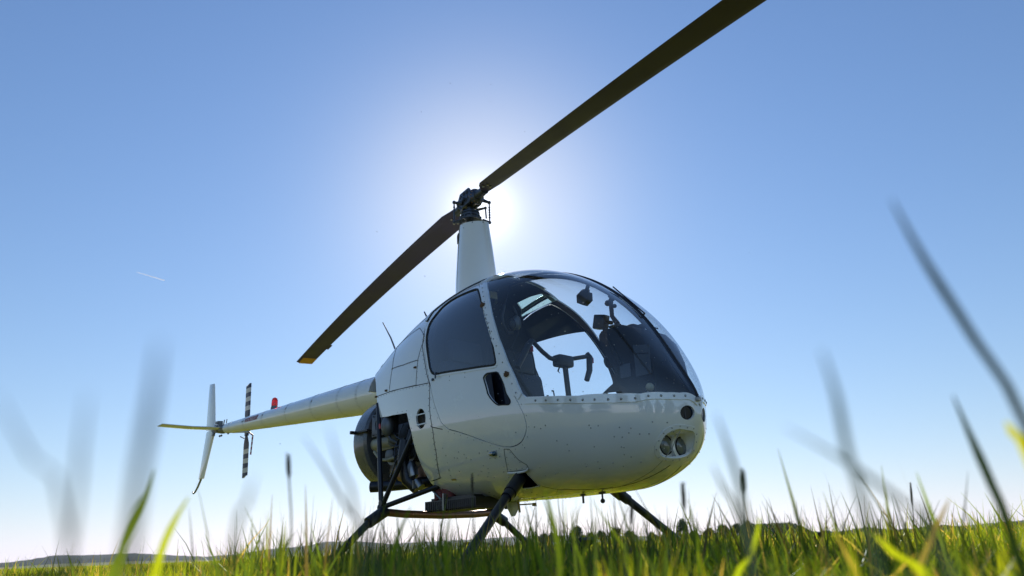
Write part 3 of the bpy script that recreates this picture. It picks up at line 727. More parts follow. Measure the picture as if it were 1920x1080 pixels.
prof = [(-.095, -.028), (-.07, -.052), (.07, -.052), (.095, -.028), (.095, .026), (.062, .072), (-.062, .072), (-.095, .026)]
for sg in (-1, 1): m_.prism([H0+hx*x+hz*z+hy*sg*.036 for x, z in prof], hy*sg*.016)
m_.box(H0-hz*.02, (.10, .062, .05), rot=rot); m_.tube([H0-hy*.070, H0+hy*.070], .017, 12); m_.box(H0+hz*.055, (.10, .075, .02), rot=rot)
for sg in (-1, 1):
    for dx in (-1, 1): m_.tube([H0+hx*dx*.05-hy*.058, H0+hx*dx*.05+hy*.058], .012, 12)
hub = m_.build('rotor_hub', HUBM, heli, bevel=.003)
m_ = MB()
for sg in (-1, 1):
    for x, z in ((-.045, .040), (0, .046), (.044, .036), (-.030, -.018), (.030, -.018)):
        m_ = MB(); m_.lathe([(0, .0145), (.0022, .0145)], H0+hx*x+hz*z+hy*sg*.0525, hy*sg, 14); m_.build('lightening_hole', SEAM, hub)
for x, z in ((-.045, .040), (.044, .036)): m_ = MB(); m_.lathe([(-.001, .019), (.003, .019), (.003, .0145), (-.001, .0145)], H0+hx*x+hz*z-hy*.0535, -hy, 16, cap=False); m_.build('bushing', STEEL, hub)
for sg, nm in ((1, 0), (-1, 1)):            # one side to each blade
    d = hx*sg; side = hy*sg
    m_ = MB(); m_.lathe([(.070, .034), (.082, .060), (.096, .062), (.102, .052), (.112, .036), (.20, .030), (.21, .032)], H0-hz*.004, d, 24)
    for q in range(12):
        a = 2*PI*q/12; m_.tube([H0-hz*.004+d*.07+(hy*math.cos(a)+hz*math.sin(a))*.052, H0-hz*.004+d*.106+(hy*math.cos(a)+hz*math.sin(a))*.052], .0055, 6, 1)
    gp = m_.build('blade_grip', [HUBM, COPPER], hub)
for top, bot, base in (((-.080, -.088, 2.605), (-.080, -.088, 2.445), (-.03, -.05, 2.59)), ((.098, .102, 2.592), (.098, .102, 2.43), (.05, .05, 2.63))):
    m_ = MB(); m_.tube([top, bot], .0052, 8); m_.ball(top, .014, 10); m_.ball(bot, .013, 10)
    zz = np.linspace(.25, .75, 5)
    for t in zz: p = Vector(top).lerp(Vector(bot), t); m_.tube([p+Vector((0, 0, .004)), p-Vector((0, 0, .004))], .008, 8)
    m_.tube([base, Vector(base).lerp(Vector(top), .5)+Vector((0, 0, -.004)), top], [.018, .013, .009], 10)
    m_.tube([bot, (bot[0]*.62, bot[1]*.62, 2.45)], [.010, .014], 10)
    m_.build('pitch_link', HUBM, sw)
m_ = MB(); m_.tube([(.085, .075, 2.545), (.088, .078, 2.46)], .006, 8); m_.tube([(.03, .03, 2.535), (.085, .075, 2.545)], [.012, .008], 8); m_.ball((.085, .075, 2.545), .012, 8)
m_.build('scissor_link', HUBM, sw)
m_ = MB(); m_.tube([(-.03, -.06, 2.53), (-.045, -.075, 2.545)], .016, 12); m_.build('link_pin', HUBM, sw)

# main rotor blades: twisted, drooping, built along their span
def rotor_blade(side):
    az = BAZ+(PI if side else 0); A, B = ((.0113, .0089) if side else (.0512, .0121)); p0 = .2526 if side else .3402; p1 = -.0831; RB = 3.831
    r = Vector((math.cos(az), math.sin(az), 0)); lead = Vector((-math.sin(az), math.cos(az), 0)); up = Vector((0, 0, 1))
    def pt(t, c, h, dc=0):
        pi = p0+p1*t; cv = math.cos(pi)*lead+math.sin(pi)*up; nv = -math.sin(pi)*lead+math.cos(pi)*up
        return H0*1.0+Vector((0, 0, -A*t-B*t*t))+r*t+cv*c+nv*h
    sec = [(.060, 0), (.052, .008), (.035, .0125), (.010, .0135), (-.03, .0105), (-.08, .005), (-.123, .0008), (-.123, -.0008), (-.08, -.0032), (-.03, -.006), (.010, -.0085), (.035, -.009), (.052, -.0065)]
    n = len(sec); ts = [.19, .215, .25, .29, .34]+[.34+(RB-.02-.34)*i/44 for i in range(1, 45)]+[RB-.008, RB]
    rows = []
    for t in ts:
        if t < .34: k = (t-.19)/.15; lo_, hi_ = -.02-.103*min(1, k*1.15), .02+.04*min(1, k*.55+.45)
        else: lo_, hi_ = -.123, .060
        kc = 1.0
        if t > RB-.01: kc = .35
        row = []
        for c, h in sec:
            cc = lo_+(c+.123)/.183*(hi_-lo_)
            row.append(pt(t-(.010 if (t > RB-.012 and c > .05) else 0), cc, h*kc if t >= .25 else h*(1.0)))
        rows.append(row)
    m = MB(); m.add([p for r_ in rows for p in r_], [(i*n+j, i*n+(j+1) % n, (i+1)*n+(j+1) % n, (i+1)*n+j) for i in range(len(rows)-1) for j in range(n)]+[tuple(range(n)), tuple(range((len(rows)-1)*n, len(rows)*n))])
    o = m.build('main_rotor_blade', DARKBLUE, heli, smooth=30)
    # orange patch on the underside at the tip, trim tab on the trailing edge
    for nm, t0, t1, c0, c1, h0, th, mt in (('orange_tip_patch', RB-.17, RB-.002, .030, -.1225, -.0095, .0012, ORANGE), ('trim_tab', RB-.60, RB-.47, -.118, -.143, 0, .0016, DARKBLUE)):
        P = []
        for t in np.linspace(t0, t1, 5):
            for k_ in range(7):
                c = c0+(c1-c0)*k_/6; hb = np.interp(-c, [-.06, -.052, -.035, -.010, .03, .08, .123], [0, -.0065, -.009, -.0085, -.006, -.0032, -.0008]) if nm[0] == 'o' else 0
                P.append(pt(t, c, hb-.0008 if nm[0] == 'o' else .0008))
        P2 = [p for p in P]; m = MB(); fs = [(i*7+j, i*7+j+1, i*7+j+8, i*7+j+7) for i in range(4) for j in range(6)]
        Q = []
        for i, t in enumerate(np.linspace(t0, t1, 5)):
            for k_ in range(7):
                Q.append(P[i*7+k_]-Vector((0, 0, th)))
        m.add(P+Q, fs+[tuple(35+x for x in reversed(f)) for f in fs]+[(j, j+35, j+36, j+1) for j in range(6)]+[(28+j, 29+j, 64+j, 63+j) for j in range(6)]+[(i*7, i*7+7, i*7+42, i*7+35) for i in range(4)]+[(i*7+6, i*7+41, i*7+48, i*7+13) for i in range(4)])
        m.build(nm, mt, o)
    for t, c in ((.30, -.01), (.33, -.05), (.30, -.07)): m = MB(); m.tube([pt(t, c, .014), pt(t, c, -.014)], .009, 8); m.build('root_bolt', STEEL, o)
    return o
ra = rotor_blade(0); ra['label'] = 'rear rotor blade reaching down over the tail with an orange tip underneath'
rb = rotor_blade(1); rb['label'] = 'front rotor blade reaching up past the top of the picture'

# ---------------------------------------------------------------- tail
def boom_c(x): return 1.367+(x+1.24)*(-.0476)
def boom_r(x): return .145+(x+1.24)*.0309
m_ = Skin(); nb = 48; xs = [-.70-3.46*i/40 for i in range(41)]+[-4.18, -4.20, -4.21]
rowk = []
for i, x in enumerate(xs):
    r = boom_r(x); r = r*(1 if x > -4.17 else (.97 if x > -4.19 else (.85 if x > -4.205 else .02)))
    for j in range(nb):
        q = 2*PI*j/nb; nv = Vector((.031, math.cos(q), math.sin(q))) if x > -4.19 else Vector((-1, math.cos(q), math.sin(q)))
        m_.v.append((x, r*math.cos(q), boom_c(x)+r*math.sin(q))); m_.n.append(tuple(nv.normalized()))
for i in range(len(xs)-1):
    for j in range(nb): m_.f.append((i*nb+j, (i+1)*nb+j, (i+1)*nb+(j+1) % nb, i*nb+(j+1) % nb)); m_.m.append(0)
for x in (-1.30, -1.62, -2.10, -2.62, -3.15, -3.62, -4.02):
    r = boom_r(x)
    for dx in (-.004, .004):
        k = len(m_.v)
        for j in range(nb):
            q = 2*PI*j/nb
            for e, h in ((-.0012, .0002), (.0012, .0010)): m_.v.append((x+dx*2+e, (r+h)*math.cos(q), boom_c(x)+(r+h)*math.sin(q))); m_.n.append((0, math.cos(q), math.sin(q)))
        for j in range(nb): a = k+2*j; b = k+2*((j+1) % nb); m_.f.append((a, b, b+1, a+1)); m_.m.append(1)
    for j in range(26):
        q = 2*PI*j/26; m_.rivet((x, r*math.cos(q), boom_c(x)+r*math.sin(q)), (0, math.cos(q), math.sin(q)), .003, 2)
for i in range(60):
    x = -.9-.055*i; r = boom_r(x); m_.rivet((x, 0, boom_c(x)-r), (0, 0, -1), .0035, 2); q = -.35
    m_.rivet((x, 0, boom_c(x)+r), (0, 0, 1), .003, 2)
for x in (-2.1, -2.62, -3.15):
    r = boom_r(x); q = PI-.35; m_.rivet((x+.01, r*math.cos(q), boom_c(x)+r*math.sin(q)), (0, math.cos(q), math.sin(q)), .012, 3, .25)
boom = m_.build('tail_boom', [PAINT, SEAM, RIVET, STEEL], heli)
def boom_pt(x, q, h=0):
    r = boom_r(x)+h; return Vector((x, r*math.cos(q), boom_c(x)+r*math.sin(q)))
# warning label on the right side of the boom
m_ = MB(); QA, QB = PI-.02, PI-.62; xA, xB = -3.57, -3.25
G = [[boom_pt(xA+(xB-xA)*i/12, QA+(QB-QA)*j/6, .001) for j in range(7)] for i in range(13)]
for i in range(12):
    for j in range(6): m_.add([G[i][j], G[i+1][j], G[i+1][j+1], G[i][j+1]], [(0, 1, 2, 3)], 0)
dg = m_.build('danger_sign', REDP, boom)
def boom_text(txt, x0, x1, q0, q1, mt, name, parent):
    cu = bpy.data.curves.new('lettering', 'FONT'); cu.body = txt; cu.size = 1; cu.offset = .02
    ob = bpy.data.objects.new('lettering', cu); col.objects.link(ob)
    bpy.context.view_layer.update(); me = bpy.data.meshes.new_from_object(ob.evaluated_get(bpy.context.evaluated_depsgraph_get()))
    bpy.data.objects.remove(ob); X = [v.co.x for v in me.vertices]; Y = [v.co.y for v in me.vertices]
    a, b, c, d = min(X), max(X), min(Y), max(Y)
    for v in me.vertices:
        u = (v.co.x-a)/(b-a); w = (v.co.y-c)/(d-c); v.co = boom_pt(x0+(x1-x0)*u, q0+(q1-q0)*w, .0022)
    me.materials.clear(); me.materials.append(mt); o = bpy.data.objects.new(name, me); col.objects.link(o); o.parent = parent; return o
boom_text('DANGER', xA+.012, xB-.012, QA-.07, QB+.05, WHITEP, 'danger_lettering', dg)
m_ = MB()
for k_ in range(3): m_.add([boom_pt(-3.66+.02*k_, PI-.12, .001), boom_pt(-3.645+.02*k_, PI-.12, .001), boom_pt(-3.635+.02*k_, PI-.34, .001), boom_pt(-3.65+.02*k_, PI-.34, .001)], [(0, 1, 2, 3)])
m_.build('warning_chevrons', CASTING, boom)
m_ = MB()
for k_ in range(7): m_.add([boom_pt(-2.98+.018*k_, PI/2+.5, .001), boom_pt(-2.97+.018*k_, PI/2+.5, .001), boom_pt(-2.97+.018*k_, PI/2+.25, .001), boom_pt(-2.98+.018*k_, PI/2+.25, .001)], [(0, 1, 2, 3)])
m_.build('red_marking', REDP, boom)
# beacon
bx = -3.06; bz = boom_c(bx)+boom_r(bx)
m_ = MB(); m_.lathe([(-.02, .036), (.016, .034), (.018, .031), (.027, .031)], (bx, 0, bz), (0, 0, 1), 24); bcn = m_.build('beacon_light', CASTING, heli)
m_ = MB(); m_.lathe([(.026, .029), (.045, .031), (.085, .029), (.104, .022), (.112, .009), (.114, .001)], (bx, 0, bz), (0, 0, 1), 24); m_.build('red_lens', REDLENS, bcn)
m_ = MB(); m_.tube([(bx, 0, bz+.03), (bx, 0, bz+.075)], .009, 10); m_.build('lamp_core', REFLECTOR, bcn)
# tail rotor gearbox and tail rotor on the far (left) side
TX, TY, TZ = -4.388, .307, 1.545
m_ = MB(); m_.tube([(-4.18, 0, boom_c(-4.2)), (-4.30, 0, 1.515), (-4.44, 0, 1.52)], [.046, .05, .03], 16)
m_.tube([(-4.388, -.05, TZ-.02), (-4.388, .10, TZ)], [.045, .04], 16); m_.tube([(-4.388, .1, TZ), (TX, TY+.02, TZ)], .016, 12)
m_.tube([(-4.30, -.03, 1.53), (-4.30, -.03, 1.60)], .024, 12); m_.tube([(-4.24, -.02, 1.55), (-4.20, -.03, 1.60)], .006, 8); m_.tube([(-4.27, .02, 1.58), (-4.21, .0, 1.61)], .005, 8)
m_.box((-4.33, -.04, 1.585), (.07, .05, .03))
for x in (-4.30, -4.345, -4.12): m_.ball((x, -.01, 1.445), .012, 8)
m_.build('tail_gearbox', CASTING, heli, bevel=.002)
tr = empty('tail_rotor', (TX, TY, TZ), heli); tr.rotation_euler = (0, -.075, 0)
def local(m, name, mats, par, **k): return m.build(name, mats, par, **k)
m_ = MB(); m_.tube([(0, -.04, 0), (0, .03, 0)], .024, 14); m_.box((0, 0, 0), (.05, .03, .14)); m_.box((0, -.03, -.0), (.11, .012, .02))
m_.tube([(-.055, -.05, -.07), (-.055, .0, -.09)], .006, 8); m_.tube([(.045, -.05, .07), (.045, .0, .09)], .006, 8); m_.build('tail_rotor_hub', NAVY, tr, bevel=.002)
for sg in (1, -1):
    m = MB(); n = 10; sec = [(.048, 0), (.040, .007), (.02, .009), (-.02, .006), (-.055, .001), (-.055, -.001), (-.02, -.006), (.02, -.009), (.040, -.007)]; n = len(sec)
    zs = [.07, .12, .17]+[.17+.0519*i for i in range(1, 7)]+[.533]; tw = .15
    vs = []
    for i, z in enumerate(zs):
        w_ = .35 if z < .1 else (.7 if z < .15 else 1)
        for c, h in sec:
            cc = c*w_; hh = h*(1.2 if z < .15 else .9); vs.append((sg*(cc*math.cos(tw)), cc*math.sin(tw)*sg+hh, sg*(z+(-.015*sg if 0 else 0)-(.020*(cc < 0) if z > .53 else 0))))
    m.v = vs
    for i in range(len(zs)-1):
        mi = 0 if i < 2 else (1 if i % 2 else 0)
        for j in range(n): m.f.append((i*n+j, i*n+(j+1) % n, (i+1)*n+(j+1) % n, (i+1)*n+j)); m.m.append(mi)
    m.f.append(tuple(range((len(zs)-1)*n, len(zs)*n))); m.m.append(1)
    m.build('tail_rotor_blade', [NAVY, WHITEP], tr)
# striped guard tube hanging behind the tail rotor
m = MB(); P0, P1 = Vector((-4.20, .10, 1.47)), Vector((-4.238, .307, 1.25)); 
gp = [Vector((-4.19, .06, 1.47)), Vector((-4.205, .25, 1.49)), Vector((-4.215, .307, 1.46))]+[Vector((-4.22-.016*i/7, .307, 1.44-.19*i/7)) for i in range(8)]
for i in range(len(gp)-1): m.tube([gp[i], gp[i+1]], .0085, 10, 0 if i % 2 else 1)
m.build('tail_rotor_guard', [REDP, WHITEP], heli)
# fins and stabilizer
def fin(name, stations, th, axis, parent, label=None):
    """stations: (lead point, trail point) pairs; th: thickness at each; axis: thickness direction"""
    m = MB(); ax = Vector(axis); n = 12; vs = []
    for (a, b), t in zip(stations, th):
        a, b = Vector(a), Vector(b)
        for j in range(n):
            q = 2*PI*j/n; u = .5-.5*math.cos(q); yt = t*.5*(math.sin(q))*(1.25*(1-u)**.6*(.35+u)**.2); vs.append(tuple(a.lerp(b, u)+ax*yt))
    m.v = vs
    for i in range(len(th)-1):
        for j in range(n): m.f.append((i*n+j, i*n+(j+1) % n, (i+1)*n+(j+1) % n, (i+1)*n+j)); m.m.append(0)
    m.f.append(tuple(range(n))); m.m.append(0); m.f.append(tuple(range((len(th)-1)*n, len(th)*n))); m.m.append(0)
    o = m.build(name, PAINT, parent, smooth=40)
    if label: o['label'] = label
    return o
fin('upper_vertical_fin', [((-4.50, 0, 1.53), (-4.78, 0, 1.56)), ((-4.57, 0, 1.80), (-4.80, 0, 1.83)), ((-4.648, 0, 2.075), (-4.81, 0, 2.09)), ((-4.66, 0, 2.085), (-4.805, 0, 2.10))], [.042, .036, .028, .012], (0, 1, 0), heli)
lf = fin('lower_vertical_fin', [((-4.49, 0, 1.55), (-4.77, 0, 1.54)), ((-4.60, 0, 1.29), (-4.82, 0, 1.28)), ((-4.705, 0, 1.035), (-4.872, 0, 1.035)), ((-4.71, 0, 1.028), (-4.868, 0, 1.028))], [.042, .036, .030, .02], (0, 1, 0), heli)
m = MB(); m.tube([(-4.78, 0, 1.06), (-4.80, 0, 1.02), (-4.86, 0, .955), (-4.93, 0, .90), (-4.98, 0, .885), (-5.01, 0, .905)], [.012, .012, .011, .010, .009, .008], 10)
m.build('tail_skid', STEEL, heli)
fin('horizontal_stabilizer', [((-4.23, .02, 1.525), (-4.44, .02, 1.520)), ((-4.36, -.30, 1.530), (-4.55, -.30, 1.525)), ((-4.40, -.595, 1.540), (-4.57, -.595, 1.535)), ((-4.41, -.605, 1.541), (-4.56, -.605, 1.537))], [.035, .03, .024, .01], (0, 0, 1), heli)
m = MB(); m.box((-4.46, 0, 1.535), (.22, .05, .03)); m.tube([(-4.44, 0, 1.52), (-4.58, 0, 1.545)], [.03, .018], 12); m.box((-4.50, -.02, 1.49), (.05, .02, .05))
m.build('fin_mount', CASTING, heli, bevel=.004)

# ---------------------------------------------------------------- undercarriage
for sg in (-1, 1):
    m = MB(); pts_ = [(-1.12, .965*sg, .032), (1.38, .965*sg, .032), (1.52, .965*sg, .045), (1.64, .967*sg, .085), (1.74, .97*sg, .14), (1.83, .972*sg, .185)]
    # the round tube, then a spade-shaped toe
    m.tube(pts_[:4], .028, 14)
    T0, T1 = Vector(pts_[3]), Vector(pts_[5])
    m.add([T0+Vector((0, -.03, .022)), T0+Vector((0, .03, .022)), T1+Vector((0, .042, .010)), T1+Vector((0, -.042, .010)),
           T0+Vector((0, -.028, -.025)), T0+Vector((0, .028, -.025)), T1+Vector((.01, .040, .0)), T1+Vector((.01, -.040, .0))],
          [(0, 1, 2, 3), (7, 6, 5, 4), (0, 4, 5, 1), (2, 6, 7, 3), (0, 3, 7, 4), (1, 5, 6, 2)])
    s_ = m.build('landing_skid', BLACK, heli); s_['label'] = 'right landing skid nearer the camera' if sg < 0 else 'left landing skid on the far side'
    m = MB(); m.box((.1, .965*sg, .006), (1.3, .05, .010)); m.build('wear_shoe', STEEL, s_)
    m = MB(); m.tube([(.74, .20*sg, .56), (.80, .36*sg, .525), (.96, .836*sg, .163), (1.0, .955*sg, .07)], .0235, 16)
    m.tube([(.775, .28*sg, .58), (.835, .46*sg, .445)], [.038, .036], 16); m.tube([(.835, .46*sg, .445), (.848, .50*sg, .418)], [.031, .030], 16)
    m.lathe([(-.03, .04), (.05, .034)], (1.0, .955*sg, .06), (0, -sg*.3, 1), 14)
    m.build('front_strut', BLACK, heli)
    # dark cut-out behind the strut, with a lip
    m = Skin(); L_ = SA['opening'] if sg < 0 else mir(SA['opening']); c_ = np.array(L_).mean(0); D_ = dens(L_, True, .01)
    for f_ in (1.0, .5): 
        Q_ = surf([c_[0]+(s0-c_[0])*f_ for s0, a0 in D_], [c_[1]+(a0-c_[1])*f_ for s0, a0 in D_]); N_ = normals(Q_); m.v += [tuple(v) for v in Q_+N_*.003]; m.n += [tuple(v) for v in N_]
    Pc, Nc = at(*c_); nD = len(D_); m.v.append(tuple(Pc+Nc*.003)); m.n.append(tuple(Nc))
    for i in range(nD): m.f.append((i, (i+1) % nD, nD+(i+1) % nD, nD+i)); m.m.append(0); m.f.append((nD+i, nD+(i+1) % nD, 2*nD)); m.m.append(0)
    m.build('strut_opening', SEAM, heli)
    m = Skin(); L2_ = SA['lip'] if sg < 0 else mir(SA['lip']); m.ribbon(L2_, .006, .012, 0); m.build('strut_opening_lip', PAINT, heli); m = Skin(); L3_ = SA['lip2'] if sg < 0 else mir(SA['lip2']); m.ribbon(L3_, .006, .008, 0); m.build('strut_opening_lip', PAINT, heli)
    m = MB(); m.tube([(-.383, .49*sg, .415), (-.345, .76*sg, .20), (-.33, .955*sg, .07)], .023, 16); m.tube([(-.385, .44*sg, .425), (-.372, .575*sg, .35)], [.038, .036], 16)
    m.lathe([(-.03, .038), (.05, .032)], (-.33, .955*sg, .06), (0, -sg*.3, 1), 14); m.lathe([(-.012, .02), (.012, .02)], (-.385, .47*sg, .47), (0, 1, 0), 14)
    m.build('rear_strut', BLACK, heli)
    m = MB(); e = Vector((-.40, .46*sg, .445))
    m.tube([e, (-.405, .462*sg, .50), (-.60, .375*sg, 1.16)], [.013, .0165, .0165], 12); m.tube([e, (-.10, .425*sg, .88)], .0165, 12); m.tube([e, (-.01, .285*sg, .555)], .0165, 12)
    m.ball(e, .03, 10); m.build('frame_tube', BLACK, heli)
m = MB(); m.tube([(-.383, .47, .418), (-.383, .3, .405), (-.383, 0, .398), (-.383, -.3, .405), (-.383, -.47, .418)], .0245, 16); m.build('rear_cross_tube', COPPER, heli)

# ---------------------------------------------------------------- engine bay
eng = empty('engine', (-.4, 0, .8), heli); EO = Vector((-.4, 0, .8))
def rel(m): m.v = [tuple(Vector(p)-EO) for p in m.v]; return m
m = MB(); m.lathe([(0, .315), (.005, .335), (.05, .342), (.15, .342), (.17, .325), (.175, .10)], (-.99, 0, .945), (1, 0, 0), 56)
m.lathe([(0, .20), (0, .318)], (-.992, 0, .945), (1, 0, 0), 56, cap=False); rel(m).build('fan_scroll', SCROLL, eng, smooth=30)
m = MB(); m.lathe([(0, .19), (.002, .19)], (-.995, 0, .945), (1, 0, 0), 40)
for q in range(22): a = 2*PI*q/22; m.box((-.985, .13*math.cos(a), .945+.13*math.sin(a)), (.03, .006, .11), rot=Matrix.Rotation(a-PI/2, 3, 'X'))
rel(m).build('fan_wheel', HUBM, eng)
m = MB(); m.box((-.865, -.33, 1.0), (.20, .06, .012)); m.box((-.93, -.345, 1.0), (.02, .10, .022)); rel(m).build('scroll_flange', BLACK, eng)
m = MB(); m.box((-.45, 0, .86), (.52, .42, .34)); m.box((-.45, 0, .66), (.34, .30, .16)); m.box((-.28, 0, 1.15), (.20, .5, .4)); rel(m).build('crankcase', BLACK, eng, bevel=.02)
for sg in (-1, 1):
    for cx in (-.52, -.30):
        m = MB()
        for k_ in range(9): m.lathe([(0, .068), (.006, .068)], (cx, sg*(.19+.014*k_), .80), (0, sg, 0), 20)
        m.lathe([(0, .05), (.16, .05), (.17, .03)], (cx, sg*.17, .80), (0, sg, 0), 16); rel(m).build('finned_cylinder', CASTING, eng)
for sg in (-1, 1):
    m = MB(); m.box((-.57, .335*sg, 1.015), (.26, .05, .155)); 
    for i in range(6): m.ball((-.68+.045*i, .362*sg, .95), .006, 8); m.ball((-.68+.045*i, .362*sg, 1.08), .006, 8)
    m.tube([(-.62+.03*math.cos(q), .362*sg, 1.015+.042*math.sin(q)) for q in np.linspace(0, 2*PI, 24)], .002, 6, caps=False)
    rel(m).build('baffle_box', HUBM, eng, bevel=.004)
    m = MB(); m.ball((-.475, .375*sg, .985), .058, 18, sc=(.9, .75, 1.25)); m.tube([(-.475, .375*sg, .93), (-.46, .36*sg, .89), (-.43, .33*sg, .87)], .012, 8); mg = rel(m).build('magneto', CASTING, eng)
    m = MB(); m.prism([(-.505, .424*sg, 1.0), (-.49, .424*sg, 1.0), (-.485, .424*sg, .965), (-.505, .424*sg, .97)], (0, .003*sg, 0)); rel(m).build('red_label', REDPL, mg)
    m = MB(); m.tube([(-.68, .33*sg, .885), (-.47, .33*sg, .885)], .042, 20); m.tube([(-.685, .33*sg, .885), (-.68, .33*sg, .885)], .046, 20); m.tube([(-.475, .33*sg, .885), (-.468, .33*sg, .885)], .046, 20); rel(m).build('oil_cooler_canister', BEIGE, eng)
    m = MB(); m.tube([(-.66, .36*sg, .835), (-.62, .36*sg, .80), (-.56, .36*sg, .77), (-.50, .36*sg, .762), (-.42, .35*sg, .77)], .010, 10); m.tube([(-.66, .34*sg, .84), (-.44, .34*sg, .845)], .008, 8); rel(m).build('oil_pipe', BEIGE, eng)
    m = MB(); m.tube([(-.27, .37*sg, .86), (-.27, .385*sg, .78), (-.275, .38*sg, .70), (-.26, .36*sg, .61), (-.20, .32*sg, .55)], [.036, .036, .038, .040, .040], 16)
    for z in (.735, .745, .76): m.lathe([(0, .041), (.005, .041)], (-.272, .383*sg, z), (0, 0, 1), 16)
    m.tube([(-.235, .34*sg, .93), (-.24, .36*sg, .86), (-.26, .36*sg, .80)], .022, 12); rel(m).build('intake_hose', BLACK, eng)
    m = MB(); m.tube([(-.245, .345*sg, .72), (-.235, .345*sg, .69), (-.225, .335*sg, .63), (-.215, .33*sg, .615)], [.022, .036, .036, .018], 16); rel(m).build('starter_can', STEEL, eng)
    m = MB(); m.tube([(-.20, .33*sg, .60), (-.16, .32*sg, .555)], .026, 14); m.box((-.19, .335*sg, .575), (.012, .06, .05)); rel(m).build('clamp', STEEL, eng)
    m = MB(); m.tube([(-.42, .30*sg, .70), (-.40, .30*sg, .655), (-.33, .27*sg, .625)], .045, 16); rel(m).build('exhaust_elbow', COPPER, eng)
    m = MB(); rr = random.Random(9)
    for k_ in range(10):
        a = Vector((rr.uniform(-.52, -.28), (.31+rr.random()*.04)*sg, rr.uniform(.78, 1.0))); b = Vector((rr.uniform(-.5, -.25), (.31+rr.random()*.04)*sg, rr.uniform(.65, .9))); c = a.lerp(b, .5)+Vector((rr.uniform(-.04, .04), .03*sg, -.03))
        m.tube([a, a.lerp(c, .5)+Vector((0, .01*sg, 0)), c, b], rr.choice((.0035, .005, .006)), 6)
    for k_ in range(14): m.box((rr.uniform(-.50, -.26), .30*sg, rr.uniform(.72, .98)), (rr.uniform(.01, .04), .02, rr.uniform(.01, .03)))
    rel(m).build('ignition_wiring', HUBM, eng)
m = MB(); m.tube([(-.66, -.33, .600), (-.58, -.28, .600), (-.2, -.20, .600), (-.1, .0, .60)], .036, 18); m.tube([(-.695, -.36, .600), (-.66, -.33, .600)], [.037, .037], 18); rel(m).build('exhaust_pipe', BLACK, eng)
m = MB(); m.tube([(-.3, -.22, .66), (-.3, .22, .66)], .055, 16); m.box((-.2, 0, .62), (.25, .34, .12)); rel(m).build('muffler', COPPER, eng, bevel=.01)
m = MB(); m.box((.13, -.21, .435), (.50, .22, .055)); m.box((.13, -.21, .468), (.42, .18, .02))
for i in range(26): m.box((-.11+.019*i, -.318, .432), (.006, .012, .048)); m.box((-.11+.019*i, -.21, .404), (.006, .2, .012))
rel(m).build('air_box', BLACK, eng)
for x in (-.035, .045):
    m = MB(); pp = [Vector((x-.06, -.22, .60)).lerp(Vector((x+.02, -.27, .455)), t) for t in np.linspace(0, 1, 22)]
    m.tube(pp, [.040+.004*(i % 2) for i in range(22)], 16); rel(m).build('red_duct_hose', REDSCAT, eng)
m = MB(); m.box((.08, -.32, .45), (.012, .02, .10)); m.tube([(-.10, -.3, .55), (.02, -.3, .47)], .006, 8); rel(m).build('air_box_bracket', STEEL, eng)
# firewall behind the cabin closes the view through the engine bay
m = MB(); P = [surf([.775], [a])[0]*np.array([1, .955, 1])+np.array([0, 0, -.02*math.sin(a)]) for a in np.linspace(-PI/2, PI/2, 30)]; P += [p*np.array([1, -1, 1]) for p in P[::-1]][1:-1]
m.prism(P, (.012, 0, 0)); m.build('firewall', HUBM, heli)

# belly fittings
m = MB(); m.prism([(.30, -.003, .46), (.41, -.003, .45), (.405, -.003, .40), (.365, -.003, .352), (.335, -.003, .350), (.30, -.003, .40)], (0, .008, 0)); m.build('belly_blade_antenna', PAINT, heli, bevel=.002)
m = MB(); m.tube([(.40, 0, .415), (.53, 0, .412)], .004, 8); m.lathe([(-.006, .014), (.012, .012)], (.54, 0, .405), (0, 0, 1), 10); m.tube([(.40, .0, .43), (.41, 0, .37)], .007, 8); m.build('fuel_drain', YELLOW, heli)
m = MB(); m.tube([(.98, -.05, .43), (.98, -.05, .385)], .006, 8); m.box((.98, -.05, .428), (.03, .01, .008)); m.build('drain_pipe', BLACK, heli)
m = MB(); m.tube([(1.12, -.05, .43), (1.12, -.05, .395)], .005, 8); m.ball((1.12, -.05, .388), .013, 10); m.box((1.12, -.05, .428), (.04, .012, .008)); m.build('temperature_probe', BLACK, heli)
m = MB(); m.tube([(.23, .05, .46), (.23, .05, .40)], .009, 8); m.tube([(.28, .08, .46), (.28, .08, .38)], .012, 8); m.build('vent_pipe', BLACK, heli)

